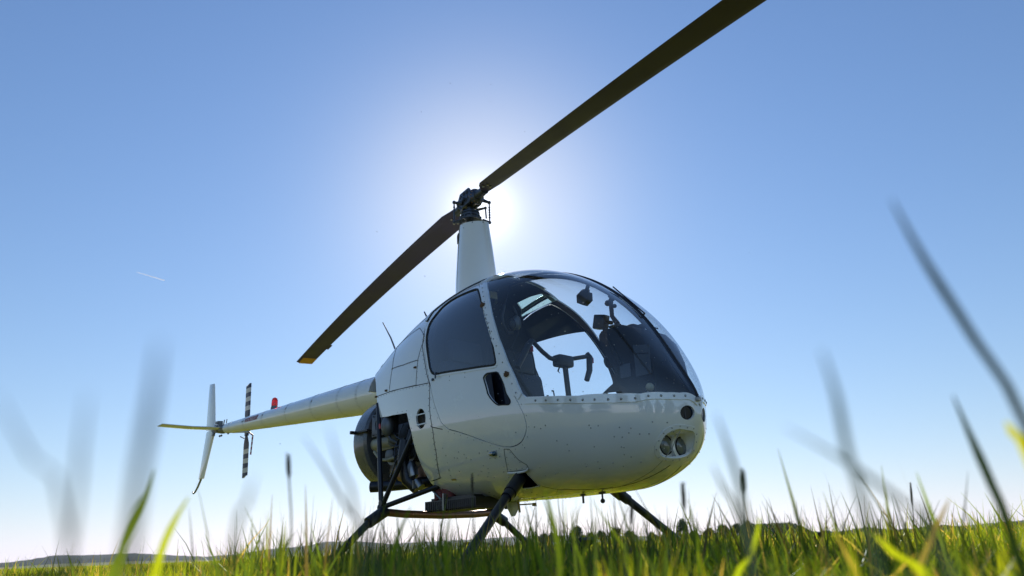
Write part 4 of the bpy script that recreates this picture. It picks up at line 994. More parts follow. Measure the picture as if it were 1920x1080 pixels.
# ---------------------------------------------------------------- cabin interior
m = MB(); P = [surf([.762], [a])[0]*np.array([1, .965, 1])+np.array([0, 0, -.016*math.sin(a)]) for a in np.linspace(-1.4, PI/2, 34)]; P += [p*np.array([1, -1, 1]) for p in P[::-1]][1:]
m.prism(P, (.015, 0, 0)); m.build('cabin_bulkhead', LINING, heli)
m = MB(); m.box((.68, 0, .53), (1.0, .50, .02)); m.box((1.26, 0, .56), (.30, .36, .02)); m.box((1.25, 0, .60), (.5, .3, .08)); m.build('cabin_floor', LINING, heli, bevel=.01)
for sg in (-1, 1):
    st = empty('seat', (.35, .24*sg, .6), heli); SO = Vector((.35, .24*sg, .6))
    def rs(m): m.v = [tuple(Vector(p)-SO) for p in m.v]; return m
    m = MB(); m.box((.44, .20*sg, .67), (.46, .30, .18)); rs(m).build('seat_base', LINING, st, bevel=.02)
    m = MB(); m.box((.45, .225*sg, .80), (.46, .38, .09)); rs(m).build('seat_cushion', SEAT, st, bevel=.035)
    m = MB(); m.box((.225, .235*sg, 1.05), (.10, .40, .50), rot=Matrix.Rotation(-.17, 3, 'Y')); rs(m).build('backrest', SEAT, st, bevel=.04)
    m = MB(); m.box((.19, .235*sg, 1.37), (.08, .26, .16), rot=Matrix.Rotation(-.12, 3, 'Y')); rs(m).build('headrest', SEAT, st, bevel=.03)
    m = MB(); m.tube([(.22, .05*sg, 1.5), (.27, .12*sg, 1.3), (.34, .26*sg, 1.05), (.40, .36*sg, .86)], .012, 6)
    rs(m).build('seat_belt', RUBBER, st)
# console with instrument hood
con = empty('instrument_console', (1.4, 0, .6), heli); CO = Vector((1.4, 0, .6))
def rc(m): m.v = [tuple(Vector(p)-CO) for p in m.v]; return m
prof = [(1.258, 1.262), (1.285, 1.283), (1.42, 1.285), (1.50, 1.255), (1.56, 1.19), (1.60, 1.08), (1.62, .95), (1.60, .80), (1.50, .62), (1.36, .60), (1.38, .86), (1.37, .975), (1.335, 1.06), (1.295, 1.14), (1.262, 1.21)]
m = MB(); m.prism([(x, -.15, z) for x, z in prof], (0, .31, 0)); rc(m).build('console_body', LINING, con, bevel=.018)
m = MB(); m.ball((1.40, -.02, 1.265), .052, 16, sc=(1.1, 1, .9)); rc(m).build('hood_dome', LINING, con)
m = MB()
m.prism([(1.50, -.155, 1.15), (1.60, -.155, 1.13), (1.60, -.155, .98), (1.50, -.155, .98)], (0, .004, 0)); m.prism([(1.40, -.156, 1.06), (1.47, -.156, 1.06), (1.47, -.156, .99), (1.40, -.156, .99)], (0, .004, 0))
rc(m).build('side_plate', HUBM, con)
m = MB()
for i in range(5): m.ball((1.52+.017*i, -.157, 1.10-.003*i), .004, 6)
rc(m).build('plate_screw', BLACK, con)
m = MB()
for (y, z) in ((-.07, 1.21), (.09, 1.21), (.01, 1.21), (-.07, 1.12), (.09, 1.12)): m.lathe([(0, .036), (.012, .036), (.012, .030), (.004, .030)], (1.262+.0*(z), y, z), (-1, 0, -.1), 20)
rc(m).build('instrument_dial', PLASTIC, con)
m = MB(); m.tube([(1.30, -.14, 1.29), (1.33, -.155, 1.22), (1.38, -.158, 1.12), (1.41, -.158, 1.06)], .010, 6); rc(m).build('hanging_strap', RUBBER, con)
m = MB(); m.box((1.36, .05, 1.292), (.12, .05, .014)); m.box((1.44, .0, 1.29), (.06, .05, .014)); m.tube([(1.35, .02, 1.30), (1.44, .06, 1.305), (1.52, .05, 1.27)], .005, 6); rc(m).build('document_clip', PLASTIC, con)
m = MB(); m.ball((1.60, -.18, .905), .022, 10, sc=(1, 1, 1)); rc(m).build('cable_grommet', BEIGE, con)
# T-bar cyclic
cy = empty('cyclic_stick', (.85, 0, .6), heli); YO = Vector((.85, 0, .6))
def ry(m): m.v = [tuple(Vector(p)-YO) for p in m.v]; return m
m = MB(); m.tube([(.86, .035, .55), (.855, .028, .9), (.85, .01, 1.18)], .0165, 14); ry(m).build('stick_column', PLASTIC, cy)
m = MB(); m.box((.85, -.005, 1.215), (.07, .125, .072)); ry(m).build('pivot_block', PLASTIC, cy, bevel=.016)
m = MB(); m.tube([(.85, -.06, 1.215), (.85, -.12, 1.222), (.85, -.18, 1.252), (.85, -.26, 1.305)], .0135, 12)
m.tube([(.85, .055, 1.238), (.85, .15, 1.262), (.85, .235, 1.283)], .0135, 12); ry(m).build('cross_bar', PLASTIC, cy)
m = MB(); m.tube([(.85, -.035, 1.185), (.85, -.055, 1.15), (.85, -.035, 1.135), (.85, -.01, 1.15), (.85, 0, 1.18)], .005, 8, caps=False); ry(m).build('cable_loop', RUBBER, cy)
for pp in ([(.85, -.26, 1.305), (.85, -.29, 1.275), (.85, -.36, 1.17), (.85, -.385, 1.13)], [(.85, .215, 1.295), (.85, .236, 1.278), (.85, .228, 1.19), (.85, .196, 1.125)]):
    m = MB(); m.tube(pp, [.016, .020, .019, .017], 14); g = ry(m).build('grip', PLASTIC, cy)
    q = Vector(pp[1]); m = MB(); m.box(q+Vector((0, .022 if q.y > 0 else .024, -.022)), (.016, .014, .03)); m.ball(q+Vector((0, .026 if q.y > 0 else .028, -.008)), .009, 8); ry(m).build('red_trigger', REDPL, g)
# compass under the bow
m = MB(); m.tube([(1.10, 0, 1.655), (1.075, 0, 1.61)], .012, 8); m.tube([(1.045, 0, 1.612), (1.09, 0, 1.60)], .010, 8); cmp = m.build('compass_mount', PLASTIC, heli)
m = MB(); v8 = [(1.05+.052*math.cos(q), 0, 1.565+.048*math.sin(q)) for q in np.linspace(.5, 2*PI+.5, 6, endpoint=False)]; m.prism([Vector(p)+Vector((0, -.02, 0)) for p in v8], (0, .045, 0)); m.build('compass_case', PLASTIC, cmp, bevel=.002, smooth=20)
# camera clamp on a ball-joint arm
m = MB(); m.ball((1.262, 0, 1.505), .019, 10); m.tube([(1.24, 0, 1.525), (1.31, 0, 1.51)], .010, 8); m.ball((1.225, 0, 1.485), .018, 10); m.tube([(1.25, 0, 1.50), (1.25, 0, 1.40), (1.285, 0, 1.345)], [.014, .013, .016], 10)
m.ball((1.275, 0, 1.455), .013, 10); m.box((1.265, 0, 1.338), (.07, .03, .012)); arm = m.build('camera_arm', PLASTIC, heli)
m = MB(); m.box((1.165, 0, 1.385), (.085, .05, .085), rot=Matrix.Rotation(.25, 3, 'Y')); m.tube([(1.19, 0, 1.38), (1.25, 0, 1.36)], .012, 8); m.build('action_camera', PLASTIC, arm, bevel=.008)
# headset hanging between the seats
hs_ = empty('headset', (.35, .03, 1.45)); HO = Vector((.35, .03, 1.45))
tag(hs_, 'grey pilot headset with round ear cup hanging from the cabin roof behind the windshield', 'headset')
def rh(m): m.v = [tuple(Vector(p)-HO) for p in m.v]; return m
m = MB(); m.tube([(.36, -.02, 1.70), (.36, -.045, 1.62), (.36, -.04, 1.56), (.36, -.0, 1.51), (.36, .05, 1.52)], .010, 10); m.tube([(.36, .06, 1.70), (.37, .075, 1.66), (.37, .08, 1.62)], .007, 8); rh(m).build('headband', PLASTIC, hs_)
m = MB(); m.ball((.37, .075, 1.59), .045, 18, sc=(.6, .8, 1.15)); rh(m).build('ear_cup', CASTING, hs_)
m = MB(); m.ball((.375, .03, 1.57), .04, 18, sc=(.55, .75, 1.1)); rh(m).build('ear_cushion', PLASTIC, hs_)
m = MB(); m.tube([(.37, .09, 1.55), (.39, .06, 1.50), (.39, .0, 1.40), (.40, .05, 1.28), (.39, .10, 1.22)], .003, 6); rh(m).build('headset_cord', PLASTIC, hs_)
m = MB(); m.tube([(.36, -.02, 1.69), (.36, .02, 1.80), (.36, .04, 1.86)], .004, 6); rh(m).build('hook_wire', PLASTIC, hs_)
# collective levers
for y in (-.02, ):
    m = MB(); m.tube([(.30, y, .66), (.60, y, .85)], .016, 10); m.tube([(.60, y, .85), (.70, y, .91)], .021, 10); m.build('collective_lever', PLASTIC, heli)
for y in (-.24, -.12, .12, .24): m = MB(); m.box((1.30, y, .66), (.02, .07, .12), rot=Matrix.Rotation(-.4, 3, 'Y')); m.tube([(1.31, y, .62), (1.34, y, .56)], .008, 8); m.build('rudder_pedal', PLASTIC, heli)

HAZE = .00006

# ---------------------------------------------------------------- ground, hills
def far_dir(az_deg): return Vector((math.cos(R(az_deg)), math.sin(R(az_deg)), 0))
def ground_mat():
    m = bpy.data.materials.new('meadow_ground'); m.use_nodes = True; nt = m.node_tree; b = nt.nodes['Principled BSDF']
    b.inputs['Roughness'].default_value = .9; b.inputs['Specular IOR Level'].default_value = .1
    ge = nt.nodes.new('ShaderNodeNewGeometry')
    n1 = nt.nodes.new('ShaderNodeTexNoise'); n1.inputs['Scale'].default_value = 9; n1.inputs['Detail'].default_value = 10; n1.inputs['Roughness'].default_value = .75
    n2 = nt.nodes.new('ShaderNodeTexNoise'); n2.inputs['Scale'].default_value = .012; n2.inputs['Detail'].default_value = 3
    n3 = nt.nodes.new('ShaderNodeTexNoise'); n3.inputs['Scale'].default_value = .6; n3.inputs['Detail'].default_value = 5
    for n_ in (n1, n2, n3): nt.links.new(ge.outputs['Position'], n_.inputs['Vector'])
    cr = nt.nodes.new('ShaderNodeValToRGB'); e = cr.color_ramp.elements
    e[0].position = .3; e[0].color = (.11, .135, .022, 1); e[1].position = .72; e[1].color = (.36, .37, .085, 1)
    nt.links.new(n1.outputs['Fac'], cr.inputs[0])
    c2 = nt.nodes.new('ShaderNodeValToRGB'); e = c2.color_ramp.elements
    e[0].position = .42; e[0].color = (1, 1, 1, 1); e[1].position = .56; e[1].color = (1.5, 1.25, .9, 1)
    nt.links.new(n2.outputs['Fac'], c2.inputs[0])
    mx = nt.nodes.new('ShaderNodeMix'); mx.data_type = 'RGBA'; mx.blend_type = 'MULTIPLY'; mx.inputs[0].default_value = 1
    nt.links.new(cr.outputs[0], mx.inputs[6]); nt.links.new(c2.outputs[0], mx.inputs[7]); nt.links.new(mx.outputs[2], b.inputs['Base Color'])
    ad = nt.nodes.new('ShaderNodeMath'); ad.operation = 'ADD'; nt.links.new(n1.outputs['Fac'], ad.inputs[0]); nt.links.new(n3.outputs['Fac'], ad.inputs[1])
    bp = nt.nodes.new('ShaderNodeBump'); bp.inputs['Strength'].default_value = .8; bp.inputs['Distance'].default_value = .05
    nt.links.new(ad.outputs[0], bp.inputs['Height']); nt.links.new(bp.outputs[0], b.inputs['Normal'])
    return m
GROUND = ground_mat()
m = MB(); rr = [0, 2, 5, 10, 20, 40, 80, 150, 300, 600, 1200, 2400, 3200]; na = 96; vs = [(0, 0, 0)]
for r in rr[1:]:
    for j in range(na):
        a = 2*PI*j/na; vs.append((r*math.cos(a), r*math.sin(a), 0 if r < 200 else (.3*math.sin(3*a+1)+.4)*min(1, (r-150)/600)))
fs = [(0, 1+j, 1+(j+1) % na) for j in range(na)]+[(1+(i)*na+j, 1+(i+1)*na+j, 1+(i+1)*na+(j+1) % na, 1+i*na+(j+1) % na) for i in range(len(rr)-2) for j in range(na)]
m.add(vs, fs); g = m.build('ground', GROUND, smooth=60); tag(g, kind='structure')

HILL = mat('far_woodland', (.016, .026, .022), .95, noise=.6, nscale=.02, spec=.1)
FIELD = mat('far_field', (.19, .19, .06), .95, noise=.25, nscale=.01, spec=.1)
from mathutils import noise as mn
def hill(name, dist, prof, mats, depth=350, bump=1.2, field=0.25, parts=260):
    """prof: (azimuth seen from the meadow, height in m)"""
    m = MB(); az = [p[0] for p in prof]; hh = [p[1] for p in prof]; o = sorted(range(len(az)), key=lambda i: az[i]); az = [az[i] for i in o]; hh = [hh[i] for i in o]
    A = np.linspace(az[0], az[-1], parts); H = np.interp(A, az, hh); rows = []
    K = [(0, 0), (.10, .10), (.22, .24), (.26, .34), (.4, .62), (.6, .88), (.8, 1.0), (1.0, .9), (1.3, .3), (1.5, -.1)]
    for k_, (dd, f_) in enumerate(K):
        row = []
        for a, h in zip(A, H):
            d = dist+depth*dd; x, y = 3.85+d*math.cos(R(a)), -3.2+d*math.sin(R(a)); b_ = 0
            if f_ >= .34: b_ = bump*(mn.noise(Vector((x*.09, y*.09, 0)))+.6*mn.noise(Vector((x*.22, y*.22, 3))))*min(1, h/6)
            row.append((x, y, h*f_+b_-.1))
        rows.append(row)
    n = parts
    for k_ in range(len(K)-1):
        mi = 1 if K[k_+1][1] <= field else 0
        base = len(m.v); m.add(rows[k_]+rows[k_+1], [(j, j+1, n+j+1, n+j) for j in range(n-1)], mi)
    return m.build(name, mats, smooth=0)
h_ = hill('hills', 1500, [(172, 8), (169.5, 14), (167.8, 22), (165.5, 20), (163.3, 21), (160.5, 13), (158.6, 8), (157, 12), (154.6, 20), (152.5, 23), (151, 31), (149, 29), (146, 20), (143, 23), (139, 21), (135, 17), (132, 15), (129, 9), (126, 7), (121, 6), (117, 6), (112, 5), (109, 6), (107, 12), (105, 15), (103, 20), (100, 22), (94, 16)], [HILL, FIELD])
tag(h_, kind='structure')
h_ = hill('hills', 2300, [(176, 4), (170, 8), (160, 12), (155, 20), (145, 34), (137, 40), (132, 36), (128, 24), (122, 20), (112, 14), (104, 18), (96, 20)], [HILL, FIELD], depth=500, bump=2); tag(h_, kind='structure')

# ---------------------------------------------------------------- trees
LEAF = leaf_material('tree_leaves', trans=.35, rough=.6, gain=1.3, hue=(1.1, 1.2, .6)); BARK = mat('bark', (.08, .065, .05), .9, noise=.4, nscale=8)
def color_attr(me, cols, per):
    at_ = me.color_attributes.new('tint', 'BYTE_COLOR', 'CORNER') if False else me.color_attributes.new('tint', 'FLOAT_COLOR', 'CORNER')
    arr = np.repeat(np.array(cols, dtype=np.float32), per, axis=0); at_.data.foreach_set('color', arr.ravel())
def quads_mesh(name, V, cols, mat_):
    """V: (n,4,3) quads"""
    n = len(V); me = bpy.data.meshes.new(name); me.vertices.add(n*4); me.vertices.foreach_set('co', V.reshape(-1).astype(np.float32))
    me.loops.add(n*4); me.loops.foreach_set('vertex_index', np.arange(n*4, dtype=np.int32)); me.polygons.add(n)
    me.polygons.foreach_set('loop_start', np.arange(0, n*4, 4, dtype=np.int32)); me.update(calc_edges=True)
    color_attr(me, cols, 4); me.materials.append(mat_); return me
def crown_mesh(seed, h, w, trunk, leaves, tone):
    rg = np.random.default_rng(seed); nb = 26; cl = []
    for i in range(nb):
        t = rg.uniform(0, 1); zz = trunk*.5+(h-trunk*.5)*t**.95; rad = w*.5*math.sin(PI*min(.94, .34+.58*t))*rg.uniform(.35, .85); a = rg.uniform(0, 2*PI)
        cl.append((rad*math.cos(a), rad*math.sin(a), zz-(h-trunk)*.06, w*rg.uniform(.16, .27)))
    V = []; C = []
    for k_ in range(leaves):
        cx, cy, cz, cr = cl[rg.integers(nb)]; d = rg.normal(size=3); d /= np.linalg.norm(d); r = cr*rg.uniform(.45, 1.12)
        p = np.array([cx, cy, cz])+d*r*np.array([1, 1, .8]); u = rg.normal(size=3); u /= np.linalg.norm(u); v = np.cross(u, d+rg.normal(size=3)*.6); v /= np.linalg.norm(v)
        s_ = rg.uniform(.14, .34)*(h/6)**.5; V.append([p-u*s_, p+v*s_*.6, p+u*s_, p-v*s_*.6]); b_ = rg.uniform(.6, 1.35)
        C.append((tone[0]*b_, tone[1]*b_, tone[2]*b_, 1))
    return quads_mesh('crown', np.array(V), C, LEAF), cl
def make_tree(seed, h, w, trunk, leaves, tone, name, bushy=False):
    t = empty(name); me, cl = crown_mesh(seed, h, w, trunk, leaves, tone)
    c = bpy.data.objects.new('crown', me); col.objects.link(c); c.parent = t
    m = MB(); m.tube([(0, 0, -.1), (.05, 0, h*.25), (0, .08, h*.5), (.04, .02, h*.8)], [.03*h, .022*h, .014*h, .005*h], 8)
    for cx, cy, cz, cr in cl[:9]: z0 = max(trunk*.6, cz*.55); m.tube([(0, .02, z0), (cx*.5, cy*.5, (z0+cz)/2), (cx, cy, cz)], [.010*h, .007*h, .003*h], 6)
    m.build('trunk', BARK, t); return t
TREES = [  # pixel column azimuth, distance, height, width, label
 (136.5, 300, 3.2, 4.4), (135.4, 290, 4.2, 5.2), (134.2, 280, 3.4, 4.8), (133.0, 270, 5.6, 5.8), (132.0, 285, 3.8, 4.4), (131.2, 260, 4.0, 4.8), (130.2, 255, 4.4, 6.0), (129.2, 290, 4.0, 5.0), (127.6, 300, 3.6, 4.6),
 (125.4, 200, 4.6, 3.4), (124.7, 270, 2.8, 4.8), (123.6, 250, 3.4, 4.8), (122.6, 240, 3.8, 5.2), (121.7, 240, 3.9, 4.4), (121.0, 235, 4.4, 4.2), (139.0, 330, 3.2, 4.6), (141.0, 320, 3.0, 5.0), (142.3, 330, 3.3, 4.4), (134.8, 320, 4.8, 4.8), (126.5, 310, 2.9, 5.2)]
DESC = ['low round bush at the far edge of the meadow left of the tree row', 'dark rounded tree in the far tree row', 'small bush between two rounded trees in the far row', 'tallest rounded tree in the far row above the skid toe', 'narrow tree just right of the tallest one in the far row',
 'round tree in the far row under the middle of the cabin belly', 'broad low tree in the far row with a dense dark crown', 'small tree at the end of the dense part of the far row', 'lone low bush in the pale gap of the far tree row',
 'slim tree standing just behind the front left skid strut', 'low spreading bush right of the front left skid strut', 'round bush with pale top left of the distant wood', 'wide bush second from the distant wood', 'bush close beside the distant wood',
 'bush touching the left edge of the distant wood', 'low bush seen through the grass below the exhaust pipe', 'wide low bush far behind the right front strut', 'small bush left of the right front strut foot', 'tree behind the far row peeping between two crowns', 'low hedge-like bush in the gap left of the slim tree']
protos = [make_tree(11, 5, 5.2, .7, 4200, (.060, .080, .030), 'tree'), make_tree(23, 5, 5.6, .3, 4200, (.055, .072, .030), 'tree'), make_tree(37, 5, 4.4, .9, 3800, (.070, .090, .032), 'tree')]
def copy_tree(o):
    c = o.copy(); col.objects.link(c)
    for ch in list(o.children): k_ = ch.copy(); col.objects.link(k_); k_.parent = c
    return c
used = set()
for i, (a, d, h, w) in enumerate(TREES):
    p = protos[i % 3]; t = p if i < 3 else copy_tree(p); di = far_dir(a)
    t.location = (3.85+di.x*d, -3.2+di.y*d, .1); t.scale = (w/5, w/5, h*1.12/5); t.rotation_euler = (0, 0, i*1.7)
    tag(t, DESC[i], 'bush' if 'bush' in DESC[i] else 'tree', 'trees and bushes at the far edge of the meadow')
# wood at the right, read as one mass
rg = np.random.default_rng(4); V = []; C = []
def mass(az0, az1, dist, hf, depth, n, s0, tone):
    for k_ in range(n):
        a = rg.uniform(az0, az1); d = dist+rg.uniform(0, depth); u_ = (a-az0)/(az1-az0); di = far_dir(a)
        top = hf(u_)*(1+.16*mn.noise(Vector((a*9, d*.03, 0)))+.08*mn.noise(Vector((a*31, d*.1, 2)))); z = top*rg.uniform(0.02, 1)**.55
        p = np.array([3.85+di.x*d, -3.2+di.y*d, z]); u = rg.normal(size=3); u /= np.linalg.norm(u); v = rg.normal(size=3); v /= np.linalg.norm(v); s_ = s0*rg.uniform(.6, 1.4)
        V.append([p-u*s_, p+v*s_*.7, p+u*s_, p-v*s_*.7]); b_ = rg.uniform(.6, 1.3); C.append((tone[0]*b_, tone[1]*b_, tone[2]*b_, 1))
mass(116.6, 121.2, 560, lambda u: 9.8*min(1, (max(0, .0+u*3.0))**.5)*min(1, (1.02-u)*4+.45), 70, 6500, 1.0, (.035, .050, .028))
mass(104, 116.6, 620, lambda u: 3.0+1.4*math.sin(u*19)+1.0*u, 40, 4500, .9, (.040, .052, .030))
me = quads_mesh('wood', np.array(V), C, LEAF); o = bpy.data.objects.new('far_wood', me); col.objects.link(o); tag(o, 'dark wood and hedge line on the horizon right of the helicopter', 'wood', kind='stuff')
V = []; C = []
mass(123, 144, 310, lambda u: 1.9+.8*math.sin(u*41)+.5*math.sin(u*97), 12, 5200, .55, (.040, .055, .024))
me = quads_mesh('hedge', np.array(V), C, LEAF); o = bpy.data.objects.new('hedgerow', me); col.objects.link(o); tag(o, 'low hedge joining the feet of the trees at the far edge of the meadow', 'hedge', kind='stuff')
# two pale vehicles far across the field
CARP = mat('silver_car_paint', (.6, .62, .65), .3, metal=.3, coat=.6); TYRE = mat('tyre', (.02, .02, .02), .8); CGL = mat('car_glass', (.02, .03, .04), .08, coat=1)
def car(az, d, rz, label):
    di = far_dir(az); t = empty('parked_car', (3.85+di.x*d, -3.2+di.y*d, .35)); t.rotation_euler = (0, 0, rz); tag(t, label, 'car', 'cars parked across the field')
    m = MB(); pr = [(-2.1, .35), (-2.15, .8), (-1.95, .95), (-1.2, 1.0), (-.75, 1.42), (.7, 1.45), (1.35, 1.0), (2.0, .9), (2.2, .7), (2.15, .35)]
    m.prism([(x, -.85, z) for x, z in pr], (0, 1.7, 0)); m.build('body', CARP, t, bevel=.06)
    m = MB(); pr = [(-1.05, 1.03), (-.68, 1.36), (.62, 1.38), (1.15, 1.03)]
    for y in (-.862, .852): m.prism([(x, y, z) for x, z in pr], (0, .01, 0))
    m.build('side_window', CGL, t)
    for x in (-1.35, 1.35):
        for y in (-.8, .8): m = MB(); m.lathe([(-.1, .3), (-.1, .32), (.1, .32), (.1, .3)], (x, y, .32), (0, 1, 0), 16); m.build('wheel', TYRE, t)
car(134.1, 190, .4, 'pale silver car far across the field left of the skid toe'); car(131.6, 230, 2.0, 'small pale car far across the field under the row of trees')

# ---------------------------------------------------------------- what stands behind the photographer (mirrored in the paint)
BTREE = []
for i, (x, y, s_) in enumerate([(44, -30, 1.9), (38, -41, 2.2), (52, -18, 2.0), (26, -52, 2.3), (12, -58, 1.8), (58, -6, 2.2), (-4, -60, 2.1), (60, 8, 1.9), (-18, -58, 2.2), (33, -60, 2.4)]):
    t = copy_tree(protos[i % 3]); t.location = (x, y, 0); t.scale = (s_*1.3, s_*1.3, s_); t.rotation_euler = (0, 0, i*2.3)
    tag(t, 'broad leafy tree in the row behind the camera, mirrored in the cabin paint', 'tree', 'trees behind the camera')
SHED = mat('hangar_sheet', (.45, .47, .48), .5, metal=.2, noise=.1, nscale=.5); DOORM = mat('hangar_door', (.16, .2, .2), .5)
hg = empty('hangar', (22, -36, 0)); hg.rotation_euler = (0, 0, 2.15); tag(hg, 'pale sheet-metal hangar behind the camera, mirrored in the cabin door', 'hangar')
m = MB(); m.prism([(x, -7, z) for x, z in ((-10, 0), (10, 0), (10, 4.2), (0, 6.0), (-10, 4.2))], (0, 14, 0)); m.build('wall', SHED, hg)
m = MB()
for sg in (-1, 1): m.prism([(0, -7.4, 6.05), (sg*10.4, -7.4, 4.18), (sg*10.4, -7.4, 4.33), (0, -7.4, 6.2)], (0, 14.8, 0))
m.build('roof', DOORM, hg)
for sy, x0 in ((-7.06, -6), (-7.06, .2), (7.0, -6), (7.0, .2)): m = MB(); m.prism([(x0, sy, .05), (x0+5.8, sy, .05), (x0+5.8, sy, 3.6), (x0, sy, 3.6)], (0, .06, 0)); m.build('sliding_door', DOORM, hg)

# ---------------------------------------------------------------- grass
GRASS = leaf_material('grass_blade', trans=.62, rough=.38, gain=3.3, hue=(1.22, 1.04, .30))
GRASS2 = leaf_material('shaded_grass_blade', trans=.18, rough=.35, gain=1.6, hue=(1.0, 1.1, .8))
def blades_mesh(name, bx, by, h, w, lean, ldir, face, colr, seg=4):
    """vectorised curved tapering blades"""
    n = len(bx); t = np.linspace(0, 1, seg+1); V = np.zeros((n, (seg+1)*2, 3), np.float32)
    for k_, tt in enumerate(t):
        cx = bx+np.cos(ldir)*lean*h*tt**2; cy = by+np.sin(ldir)*lean*h*tt**2; cz = h*(tt-.18*lean*tt*tt)
        ww = w*.5*(1-tt**2.2)*(.75+.5*min(1, tt*3)*1) + .0002; dx, dy = np.cos(face)*ww, np.sin(face)*ww
        V[:, 2*k_] = np.stack([cx-dx, cy-dy, cz], -1); V[:, 2*k_+1] = np.stack([cx+dx, cy+dy, cz+0*ww], -1)
    me = bpy.data.meshes.new(name); nv = (seg+1)*2; me.vertices.add(n*nv); me.vertices.foreach_set('co', V.ravel())
    q = np.array([[2*k_, 2*k_+1, 2*k_+3, 2*k_+2] for k_ in range(seg)], np.int32)
    idx = (np.arange(n, dtype=np.int32)[:, None, None]*nv+q[None]).ravel(); me.loops.add(len(idx)); me.loops.foreach_set('vertex_index', idx)
    me.polygons.add(n*seg); me.polygons.foreach_set('loop_start', np.arange(0, n*seg*4, 4, dtype=np.int32)); me.update(calc_edges=True)
    me.polygons.foreach_set('use_smooth', np.ones(n*seg, bool)); color_attr(me, colr, seg*4); me.materials.append(GRASS); return me
rg = np.random.default_rng(7); BX = []; BY = []; HH = []; WW = []; LE = []; CO_ = []
def field(r0, r1, az0, az1, n, hm, hs, wm, tall=.09):
    r = np.sqrt(rg.uniform(r0*r0, r1*r1, n)); a = np.radians(rg.uniform(az0, az1, n)); x = 3.854+r*np.cos(a); y = -3.202+r*np.sin(a)
    pn = np.array([mn.noise(Vector((p*1.1, q*1.1, 0))) for p, q in zip(x, y)]); 
    h = np.clip(rg.normal(hm, hs, n)+.028*pn, .03, .24); tl = rg.random(n) < tall; h = np.where(tl, h+rg.uniform(.02, .13, n), h)
    # close to the lens nothing may stick up into the frame except the blades placed one by one below
    cap = .1625+r*.012+np.where((rg.random(n) < .12), r*rg.uniform(.02, .065, n), 0); h = np.minimum(h, np.where(r < 2.2, cap*rg.uniform(.8, 1, n), 9))
    lf_ = np.degrees(a) > 158; h = np.where(lf_ & (rg.random(n) < .86), np.minimum(h, .152+.022*rg.random(n)), h)
    c = rg.choice(4, n, p=[.40, .26, .24, .10]); base = np.array([(.080, .118, .012), (.125, .15, .012), (.035, .062, .016), (.24, .18, .075)])[c]; base = base*rg.uniform(.75, 1.3, n)[:, None]
    BX.append(x); BY.append(y); HH.append(h); WW.append(wm*rg.uniform(.6, 1.35, n)); LE.append(rg.uniform(.05, .75, n)**1.3); CO_.append(np.concatenate([base, np.ones((n, 1))], 1))
field(.35, 1.0, 92, 182, 2600, .138, .016, .0056)
field(1.0, 2.5, 94, 180, 10000, .140, .022, .0054)
def stalks(r0, r1, az0, az1, n, h0, h1, w_, cols):
    r = np.sqrt(rg.uniform(r0*r0, r1*r1, n)); a = np.radians(rg.uniform(az0, az1, n)); BX.append(3.854+r*np.cos(a)); BY.append(-3.202+r*np.sin(a))
    HH.append(rg.uniform(h0, h1, n)); WW.append(np.full(n, w_)*rg.uniform(.7, 1.4, n)); LE.append(rg.uniform(.0, .35, n)); c = np.array(cols)[rg.choice(len(cols), n)]*rg.uniform(.8, 1.2, n)[:, None]; CO_.append(np.concatenate([c, np.ones((n, 1))], 1))
stalks(1.6, 7, 98, 158, 420, .19, .31, .0028, [(.10, .07, .03), (.05, .06, .02), (.16, .12, .06)])
stalks(.9, 2.4, 122, 158, 230, .165, .235, .0055, [(.05, .085, .014), (.035, .06, .016), (.08, .11, .012)])
stalks(1.0, 3.2, 108, 158, 520, .185, .285, .0042, [(.03, .045, .012), (.05, .07, .014), (.06, .05, .03)])
stalks(.7, 1.6, 125, 160, 60, .18, .235, .0045, [(.03, .05, .015), (.05, .08, .012)])
stalks(1.6, 9, 157, 177, 150, .16, .27, .003, [(.05, .07, .02), (.12, .11, .04)])
stalks(1.2, 4.5, 98, 158, 500, .16, .24, .0045, [(.09, .12, .012), (.05, .085, .014)])
field(2.5, 6, 97, 177, 46000, .135, .022, .0052)
field(6, 16, 99, 176, 52000, .14, .024, .0075, .05)
field(16, 45, 100, 175, 52000, .15, .028, .013, .06)
field(45, 120, 100, 175, 30000, .16, .035, .035, .06)
field(.35, 9, 182, 452, 26000, .12, .02, .007)
bx, by, hh, ww, le = map(np.concatenate, (BX, BY, HH, WW, LE)); cc = np.concatenate(CO_)
# trodden gap under the skids
k_ = ~((np.abs(np.abs(by)-.965) < .03) & (bx > -1.15) & (bx < 1.6)); bx, by, hh, ww, le, cc = bx[k_], by[k_], hh[k_], ww[k_], le[k_], cc[k_]
n = len(bx); me = blades_mesh('grass', bx, by, hh, ww, le, rg.uniform(0, 2*PI, n), rg.uniform(0, PI, n), cc)
o = bpy.data.objects.new('grass', me); col.objects.link(o); tag(o, 'green meadow grass covering the ground to the horizon, lit from behind', 'grass', kind='stuff')

